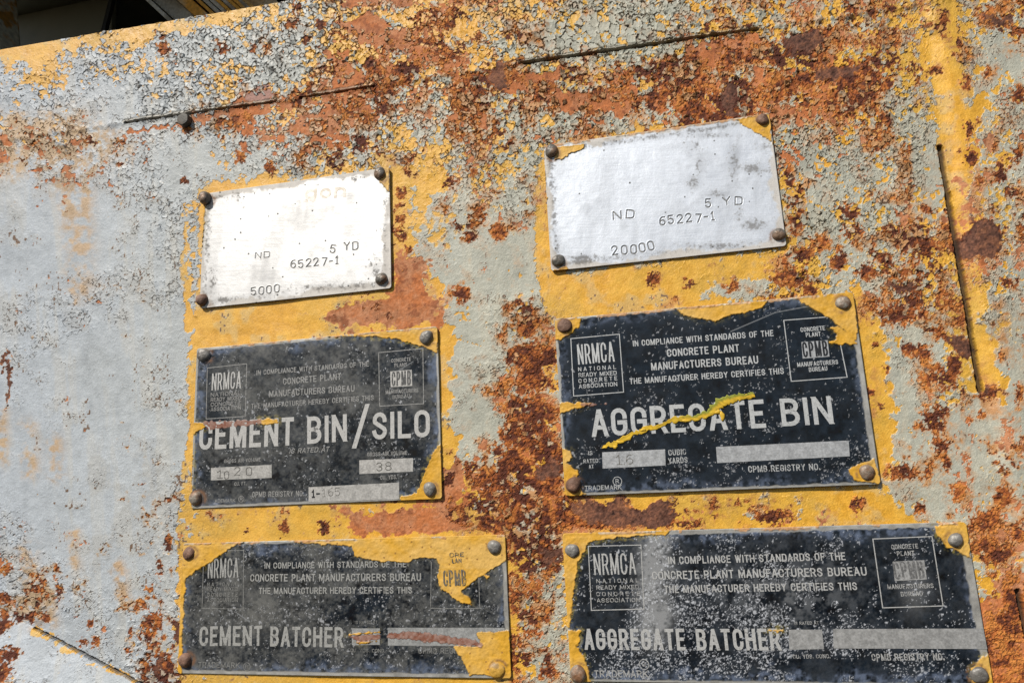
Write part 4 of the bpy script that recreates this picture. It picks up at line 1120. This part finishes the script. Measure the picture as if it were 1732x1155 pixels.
# --- AGGREGATE BIN
m, ms = M_let['D'], M_let['Ds']
letters('D', 'compliance_lettering', [('IN COMPLIANCE WITH STANDARDS OF THE', (1070.9, 587), (1307.5, 569.5), 10.2), ('CONCRETE PLANT', (1128.4, 604.4), (1249.9, 595.8), 12.8),
                                      ('MANUFACTURERS BUREAU', (1101.8, 627.4), (1282, 615.6), 13.2), ('THE MANUFACTURER HEREBY CERTIFIES THIS', (1065.6, 650.5), (1325, 633), 10.2)], m)
letters('D', 'heading_lettering', [('AGGREGATE', (1002.4, 739), (1295.3, 723.5), 47), ('BIN', (1322, 721.2), (1408.8, 717), 47)], m)
captions('D', [('IS', (995.8, 769.6), (1003, 769), 7), ('RATED', (987.6, 783.4), (1012.3, 782), 7), ('AT', (996.8, 792.6), (1005, 792), 7),
                                   ('CUBIC', (1130.8, 770.3), (1160.4, 768.6), 10), ('YARDS', (1130.8, 784.4), (1163, 782), 10), ('CPMB REGISTRY NO.', (1265, 798.6), (1385.8, 794.3), 11)], ms)
f1 = quad('D', 'value_field', [(1018.9, 764.7), (1124.8, 759.7), (1125.8, 786.7), (1019.8, 792)], M_fld['D'])
letters('D', 'stamped_characters', [('1', (1043, 786.3), (1053, 785.6), 17, dict(wt=.09)), ('6', (1060, 785.5), (1072, 784.8), 17, dict(wt=.09)), ('.', (1055, 786), (1057, 786), 12, dict(wt=.12))], M_stamp, f1)
quad('D', 'registry_field', [(1210.4, 755.8), (1433.5, 744.9), (1435.2, 771.3), (1212.4, 782.8)], M_fld['D'])
tm = letters('D', 'trademark_lettering', [('TRADEMARK', (989.9, 828.8), (1051.8, 827.2), 8)], ms)
reg('D', (1044.5, 813.4), 6.8, ms, tm)
emblem('D', [(966.2, 573.8), (1047.8, 566.2), (1055, 663.6), (971, 670.2)], ('NRMCA', (978.7, 617.6), (1040.2, 612.3), 34, dict(wt=.08, cw=.3, gap=.10)),
       [('NATIONAL', (978.7, 628.8), (1042.6, 624.8), 7, dict(gap=.4)), ('READY MIXED', (979.4, 638.6), (1043.5, 634.7), 7), ('CONCRETE', (979.4, 648.5), (1044.5, 643.6), 7, dict(gap=.4)),
        ('ASSOCIATION', (980, 657.7), (1044.5, 653.4), 7)], m, m)
bureau('D', [(1418, 576), (1430.9, 638.6), (1337, 645.5), (1324.3, 543.2), (1398, 537.5)], [('CONCRETE', (1352.9, 562.9), (1394, 559.6), 7.5), ('PLANT', (1361.8, 571.5), (1386.8, 569.5), 7.5),
       ('MANUFACTURERS', (1347.3, 621.5), (1416, 616.6), 7.5), ('BUREAU', (1367, 629.7), (1398, 627.4), 7.5)], [(1353.9, 579.7), (1398, 576.4), (1401.3, 604), (1356.2, 607.4)],
       ('CPMB', (1357.5, 605.6), (1399.5, 602.6), 26, dict(wt=.11, cw=.28, gap=.1)), m, m)

# --- CEMENT BATCHER
m, ms = M_let['E'], M_let['Es']
letters('E', 'compliance_lettering', [('IN COMPLIANCE WITH STANDARDS OF THE', (449.7, 960.5), (688.5, 958), 10.5), ('CONCRETE PLANT MANUFACTURERS BUREAU', (425.6, 982.2), (713.6, 981.2), 12.7),
                                      ('THE MANUFACTURER HEREBY CERTIFIES THIS', (440, 1003.3), (698.5, 1002.3), 11)], m)
letters('E', 'heading_lettering', [('CEMENT', (339.5, 1091), (445.7, 1090.4), 33.5), ('BATCHER', (459, 1091.4), (583, 1093.4), 34)], m)
captions('E', [('IS RATED AT', (602, 1053.6), (640, 1053), 5), ('CU. YDS. CONC.', (594.7, 1101), (653.3, 1101.8), 6.2),
                                   ('CPMB REGISTRY NO.', (709, 1103.5), (828, 1103.5), 9.2, dict(keep=lambda i: i < 10))], ms)
quad('E', 'value_field', [(597, 1061), (644, 1061), (644, 1088.7), (597, 1089.4)], M_fld['E'], lift=LIFT * .4)
quad('E', 'registry_field', [(657.7, 1060), (854.3, 1060), (856, 1091), (657.7, 1090)], M_fld['E'], lift=LIFT * .4)
tm = letters('E', 'trademark_lettering', [('TRADEMARK', (337.8, 1127.2), (407.8, 1128), 9.5)], ms)
reg('E', (419.9, 1125.6), 6.2, ms, tm)
emblem('E', [(347, 931), (414.5, 929.7), (413.9, 1028.5), (344.5, 1027.4)], ('NRMCA', (353.6, 977), (405.5, 975.5), 33, dict(wt=.08, cw=.3, gap=.10)),
       [('NATIONAL', (352.9, 990.6), (404.5, 990), 6.8, dict(gap=.4)), ('READY MIXED', (352.9, 998.8), (404.5, 998.3), 6.8), ('CONCRETE', (352.9, 1007.9), (404.5, 1007.7), 6.8, dict(gap=.4)),
        ('ASSOCIATION', (352.9, 1017), (404.5, 1016.7), 6.8)], m, ms)
t = Strokes(plate_height('E'), LIFT)
t.line([(811, 975), (812.4, 1027.5), (729.7, 1027.5), (731, 950)], 1.3)
be = t.build('bureau_emblem', ms, roots['E'])
M_show = mat('showing_through', (0.12, 0.105, 0.085), 0.6, col2=(0.42, 0.26, 0.05), c2scale=420, c2lo=.5, c2hi=.62)
letters('E', 'emblem_initials', [('CPMB', (752, 990), (790, 988.5), 27, dict(wt=.10, cw=.3, gap=.12)), ('CRE', (762, 941), (786, 940), 7.5, dict(wt=.16)), ('LAN', (766, 951), (782, 950.5), 8, dict(wt=.16))],
        M_show, be, lift=1.75 * PX)

# --- AGGREGATE BATCHER
m, ms = M_let['F'], M_let['Fs']
letters('F', 'compliance_lettering', [('IN COMPLIANCE WITH STANDARDS OF THE', (1130.6, 953), (1429.4, 946), 13), ('CONCRETE PLANT MANUFACTURERS BUREAU', (1103.7, 979), (1465.3, 972), 14.3),
                                      ('THE MANUFACTURER HEREBY CERTIFIES THIS', (1124, 1001.6), (1448.9, 996.4), 13)], m)
letters('F', 'heading_lettering', [('AGGREGATE', (989.8, 1097), (1160, 1098), 36), ('BATCHER', (1179, 1098), (1321, 1098), 36.5)], m)
captions('F', [('IS RATED AT', (1342.8, 1055), (1384, 1054), 5.2), ('CU. YDS. CONC.', (1340.6, 1112), (1403.4, 1111), 7), ('CPMB REGISTRY NO.', (1473.6, 1115.5), (1596, 1114.6), 12)], ms)
quad('F', 'value_field', [(1333, 1063), (1389, 1063), (1392.6, 1095.6), (1334, 1096.9)], M_fld['F'])
quad('F', 'registry_field', [(1407.7, 1062), (1661, 1061), (1667.6, 1095.6), (1408.6, 1094.7)], M_fld['F'])
tm = letters('F', 'trademark_lettering', [('TRADEMARK', (1005.8, 1143.2), (1096.8, 1143.6), 12)], ms)
reg('F', (1089.4, 1121.6), 7, ms, tm, 'C')
emblem('F', [(995.4, 922.8), (1084.2, 920.6), (1089.4, 1028.4), (1000.6, 1030.6)], ('NRMCA', (1005.8, 971.3), (1076.4, 970), 36, dict(wt=.08, cw=.3, gap=.10)),
       [('NATIONAL', (1009.3, 985), (1080.8, 983.4), 7.2, dict(gap=.4)), ('READY MIXED', (1009.3, 996), (1080.8, 994.7), 7.2), ('CONCRETE', (1009.3, 1006.8), (1083, 1006), 7.2, dict(gap=.4)),
        ('ASSOCIATION', (1010, 1017.6), (1083, 1016.3), 7.2)], m, ms)
bureau('F', [(1474.9, 910.6), (1574.5, 906.3), (1593, 1023), (1491.3, 1026.3), (1474.9, 910.6)], [('CONCRETE', (1506.5, 928), (1551.5, 926.2), 8), ('PLANT', (1516, 939.2), (1545.5, 938), 8),
       ('MANUFACTURERS', (1500, 995), (1577.5, 993), 8), ('BUREAU', (1522.5, 1007.2), (1559.3, 1006), 8)], [(1508, 948.7), (1561.5, 946), (1565.8, 978.6), (1511.7, 981.2)],
       ('CPMB', (1512.5, 979), (1563.5, 976.5), 30, dict(wt=.12, cw=.28, gap=.1)), m, ms)

# ------------------------------------------------------------------ curl of peeling paint on the AGGREGATE BIN plate
def peel():
    hf = plate_height('D')
    pts = [(1021, 757, 2.0, .3), (1030, 752, 3.2, .9), (1037, 752, 4.0, 1.2), (1046, 747, 4.5, 1.6), (1058, 740, 4.2, 1.8), (1068, 735, 3.4, 1.8), (1082, 731, 4.2, 2.0), (1098, 724, 4.8, 2.2),
           (1112, 722, 3.6, 2.2), (1128, 714, 3.6, 2.4), (1145, 709, 5.2, 2.6), (1162, 708, 5.5, 2.8), (1180, 706.5, 5.5, 3.0), (1196, 701, 6.5, 3.2), (1208, 693, 8.5, 3.6), (1216, 684, 8.5, 4.0),
           (1228, 678, 7.0, 4.2), (1242, 674, 6.2, 4.2), (1256, 671, 5.2, 4.0), (1268, 669.5, 4.6, 3.6), (1275, 668, 3.5, 3.2)]
    rng = np.random.default_rng(3)
    P = np.array(pts)
    tt = np.linspace(0, len(P) - 1, 90)
    Pi = np.stack([np.interp(tt, np.arange(len(P)), P[:, i]) for i in range(4)], 1)
    Pi[:, 0] += np.convolve(rng.normal(0, .9, 90), np.ones(3) / 3, 'same'); Pi[:, 1] += np.convolve(rng.normal(0, 1.3, 90), np.ones(3) / 3, 'same')
    Pi[:, 2] *= 1 + 0.30 * rng.normal(0, 1, 90).clip(-1.5, 1.5)
    V_, F_ = [], []; rgb = []
    NS = 12
    for i in range(90):
        x, y, wd, hz = Pi[i]
        tx, ty = Pi[min(i + 1, 89), :2] - Pi[max(i - 1, 0), :2]
        ln = math.hypot(tx, ty); nx, ny = -ty / ln, tx / ln
        if ny > 0: nx, ny = -nx, -ny           # towards the upper edge of the picture
        s_ = i / 89
        for j in range(NS):
            an = 2 * math.pi * j / NS
            # a rolled strip: wide, with its upper edge curling off the plate
            e = math.cos(an) * wd * 0.95; zz = 0.55 * hz * (0.5 + 0.5 * math.sin(an)) + 0.55 * hz * max(0, math.cos(an)) ** 2 + 0.2
            X = x + nx * e; Y = y + ny * e
            u, v = UV(X, Y)
            V_.append(wp(float(u), float(v), hf(float(u), float(v)) + zz * PX))
            gr = sstep(0.15, 0.6, math.cos(an)) * sstep(0.45, 0.62, s_)
            c_ = np.array([0.62, 0.40, 0.035]) * (1 - gr) + np.array([0.30, 0.32, 0.05]) * gr
            rgb.append(c_ * (1 + 0.16 * rng.normal()))
    for i in range(89):
        for j in range(NS):
            j2 = (j + 1) % NS
            F_.append((i * NS + j, i * NS + j2, (i + 1) * NS + j2, (i + 1) * NS + j))
    F_.append(tuple(range(NS))); F_.append(tuple(range(89 * NS, 90 * NS))[::-1])
    # torn scraps: a drip under the thick part and crumbs along the thin end
    for (bx, by, ra, rb) in ((1221, 704, 4.2, 8.5), (1213, 697, 5.0, 4.5), (1049, 748, 6.0, 3.0), (1088, 727, 4.5, 3.5), (1041, 756, 4.5, 2.6), (1023, 757, 4.0, 2.0), (1262, 671, 8.0, 3.4), (1160, 712, 7.0, 3.0)):
        b0 = len(V_); ph = rng.random(3) * 6.28
        for rr, zz in ((1, 0.1), (0.9, 1.7), (0.5, 2.5)):
            for j in range(NS):
                an = 2 * math.pi * j / NS; wv = rr * (1 + .22 * math.sin(2 * an + ph[0]) + .16 * math.sin(3 * an + ph[1]))
                u, v = UV(bx + ra * wv * math.cos(an), by + rb * wv * math.sin(an))
                V_.append(wp(float(u), float(v), hf(float(u), float(v)) + zz * PX)); rgb.append(np.array([0.60, 0.38, 0.035]) * (1 + .12 * rng.normal()))
        for q in range(2):
            for j in range(NS):
                j2 = (j + 1) % NS
                F_.append((b0 + q * NS + j2, b0 + q * NS + j, b0 + q * NS + NS + j, b0 + q * NS + NS + j2))
        F_.append(tuple(range(b0 + 2 * NS, b0 + 3 * NS))[::-1])
    o = new_mesh('peeling_paint', V_, F_, M_plate, roots['D'], True)
    set_attrs(o, np.clip(np.array(rgb), 0.01, .8), np.tile([0.5, 0, 0], (len(V_), 1)))
    o['label'] = 'twisted strip of yellow paint peeling across the words'
    return o


peel()

# ------------------------------------------------------------------ stub of a bolt in the seam
def bolt():
    x, y = 316.5, 207
    u, v = (float(q) for q in UV(x, y)); r = 13.0 * PX; V_, F_ = [], []
    prof = [(1.0, -4), (1.0, 13.0), (0.92, 14.5), (0.55, 15)]
    NS = 18
    for rr, z in prof:
        for i in range(NS):
            an = 2 * math.pi * i / NS + .2
            hx = 1 - 0.05 * (math.cos(6 * an))
            V_.append(wp(u + r * rr * hx * math.cos(an), v + r * rr * hx * math.sin(an), z * PX))
    for j in range(3):
        for i in range(NS): F_.append((j * NS + i, j * NS + (i + 1) % NS, (j + 1) * NS + (i + 1) % NS, (j + 1) * NS + i))
    F_.append(tuple(range(3 * NS, 4 * NS)))
    new_mesh('bolt', V_, F_, mat('bolt_olive', (0.05, 0.046, 0.036), 0.6, 0.1, col2=(0.07, 0.055, 0.038), bump=.6, bscale=900), panel, False)


bolt()

# ------------------------------------------------------------------ machinery behind the top edge, in shade
def ray_pt(px, py, n):
    """the point seen at a photo pixel at depth n (panel axes)"""
    c0 = R.T @ np.array([0, 0, 1.0])
    d = R.T @ np.array([(px - W / 2) / (F * W), -(py - H / 2) / (F * W), -1.0])
    t = (n - c0[2]) / d[2]
    return c0 + d * t


def bar(name, a, b, w_, th, m, parent, up=(0, 0, 1)):
    """a rectangular bar from a to b (panel axes); th is along up"""
    a = np.array(a, float); b = np.array(b, float); d = (b - a) / np.linalg.norm(b - a)
    n = np.array(up, float); n = n - d * (n @ d); n /= np.linalg.norm(n); s = np.cross(d, n)
    V_ = []
    for p in (a, b):
        for i, j in ((-1, -1), (1, -1), (1, 1), (-1, 1)):
            V_.append(wp(*(p + s * i * w_ / 2 + n * j * th / 2)))
    F_ = [(0, 1, 2, 3), (7, 6, 5, 4), (0, 4, 5, 1), (1, 5, 6, 2), (2, 6, 7, 3), (3, 7, 4, 0)]
    o = new_mesh(name, V_, F_, m, parent)
    md = o.modifiers.new('bevel', 'BEVEL'); md.width = min(w_, th) * S * 0.12; md.segments = 2
    return o


M_hull = mat('hull_olive', (0.24, 0.24, 0.195), 0.7, col2=(0.17, 0.175, 0.145), c2scale=6, bump=.2, bscale=60)
M_black = mat('gap_shade', (0.03, 0.03, 0.032), 0.7)  # shade of the gap, put into the colour
M_old = mat('old_ochre', (0.50, 0.46, 0.36), 0.7, col2=(0.42, 0.20, 0.04), c2scale=28, c2lo=.48, c2hi=.56, grain=.4, gscale=120, bump=.5, bscale=150)
M_rail = mat('rail_brown', (0.60, 0.48, 0.32), 0.7, col2=(0.75, 0.36, 0.05), c2scale=14, c2lo=.46, c2hi=.60, grain=.3, gscale=200)
M_rail2 = mat('rail_ochre', (0.80, 0.40, 0.06), 0.7, col2=(0.50, 0.34, 0.15), c2scale=18, c2lo=.5, c2hi=.65, grain=.3, gscale=200)
M_steel = mat('rail_grey', (0.55, 0.53, 0.47), 0.6, col2=(0.36, 0.32, 0.25), c2scale=30, grain=.3, gscale=200)

hop = bpy.data.objects.new('hopper', None); col.objects.link(hop)
tag(hop, 'dark olive hopper side in shade behind the top edge of the panel', 'hopper')


def slab(name, corners, m, parent, th=0.02):
    c_ = [np.array(q, float) for q in corners]
    n = np.cross(c_[1] - c_[0], c_[3] - c_[0]); n /= np.linalg.norm(n)
    V_ = [wp(*q) for q in c_] + [wp(*(q - n * th)) for q in c_]
    F_ = [(0, 1, 2, 3), (7, 6, 5, 4), (0, 4, 5, 1), (1, 5, 6, 2), (2, 6, 7, 3), (3, 7, 4, 0)]
    return new_mesh(name, V_, F_, m, parent)


nb = -1.1
p = lambda x, y, n=nb: ray_pt(x, y, n)
slab('side_sheet', [p(-700, 420), p(172, 420), p(205, -330), p(-700, -330)], M_hull, hop)
slab('dark_gap', [p(176, 420, -1.5), p(1200, 420, -1.5), p(1200, -330, -1.5), p(176, -330, -1.5)], M_black, hop)  # near-black sheet standing in for the shaded gap behind
zt = 1.8
slab('shade_slab', [(-2.4, zt, -1.9), (2.2, zt, -1.9), (2.2, zt, 0.10), (-2.4, zt, 0.10)], M_hull, hop, 0.03)  # unseen slab, added to keep the sun off the machinery
cb = bpy.data.objects.new('conduit', None)
o = bar('conduit', p(205, -60, -1.0), p(150, 160, -1.0), 0.018, 0.018, mat('conduit_black', (0.028, 0.028, 0.028), 0.45), None)
tag(o, 'thin black conduit running down the dark hopper side', 'conduit')
po = bar('steel_post', p(-30, -200, -0.75), p(12, 300, -0.75), 0.115, 0.1, M_old, None)
tag(po, 'post with flaking cream and ochre paint at the top left corner', 'post')
gd = bpy.data.objects.new('ribbed_girder', None); col.objects.link(gd)
tag(gd, 'brown ribbed girder with ochre ribs slanting behind the panel', 'girder')
dn = -0.85
sl_ = 0.92


def rail(name, x, wpx, m, up_z, dn_=dn):
    a = p(x - 120, -120 * sl_, dn_); b = p(x + 160, 160 * sl_, dn_)
    return bar(name, a, b, wpx * PX * 1.9, up_z, m, gd)


rail('edge_angle', 250, 8, M_steel, .05, dn + .02)
rail('web', 278, 34, M_steel, .02, dn - .03)
rail('flange', 312, 22, M_rail, .03)
for xx, mm in ((334, M_rail2), (346, M_steel), (358, M_steel), (367, M_rail2), (378, M_steel), (386, M_rail2), (396, M_rail2), (404, M_steel), (413, M_rail2)):
    rail('rib', xx, 6.5 if mm is M_rail2 else 8, mm, .035 if mm is M_rail2 else .02)
rail('flange', 440, 42, M_rail, .02, dn - .03)
M_bolt = mat('bolt_pale', (0.45, 0.45, 0.42), 0.5)
for i in range(5):
    x = 238 + i * 10; c_ = p(x + 14, (x - 250) * sl_ + 2, dn + .05)
    V_, F_ = [], []
    for j, (rr, zz) in enumerate(((1, 0), (.8, .6), (.3, .9))):
        for t_ in range(10): V_.append(wp(c_[0] + .004 * rr * math.cos(t_ * .6283), c_[1] + .004 * rr * math.sin(t_ * .6283), c_[2] + .004 * zz))
    for j in range(2):
        for t_ in range(10): F_.append((j * 10 + t_, j * 10 + (t_ + 1) % 10, j * 10 + 10 + (t_ + 1) % 10, j * 10 + 10 + t_))
    F_.append(tuple(range(20, 30)))
    new_mesh('bolt_head', V_, F_, M_bolt, gd, True)
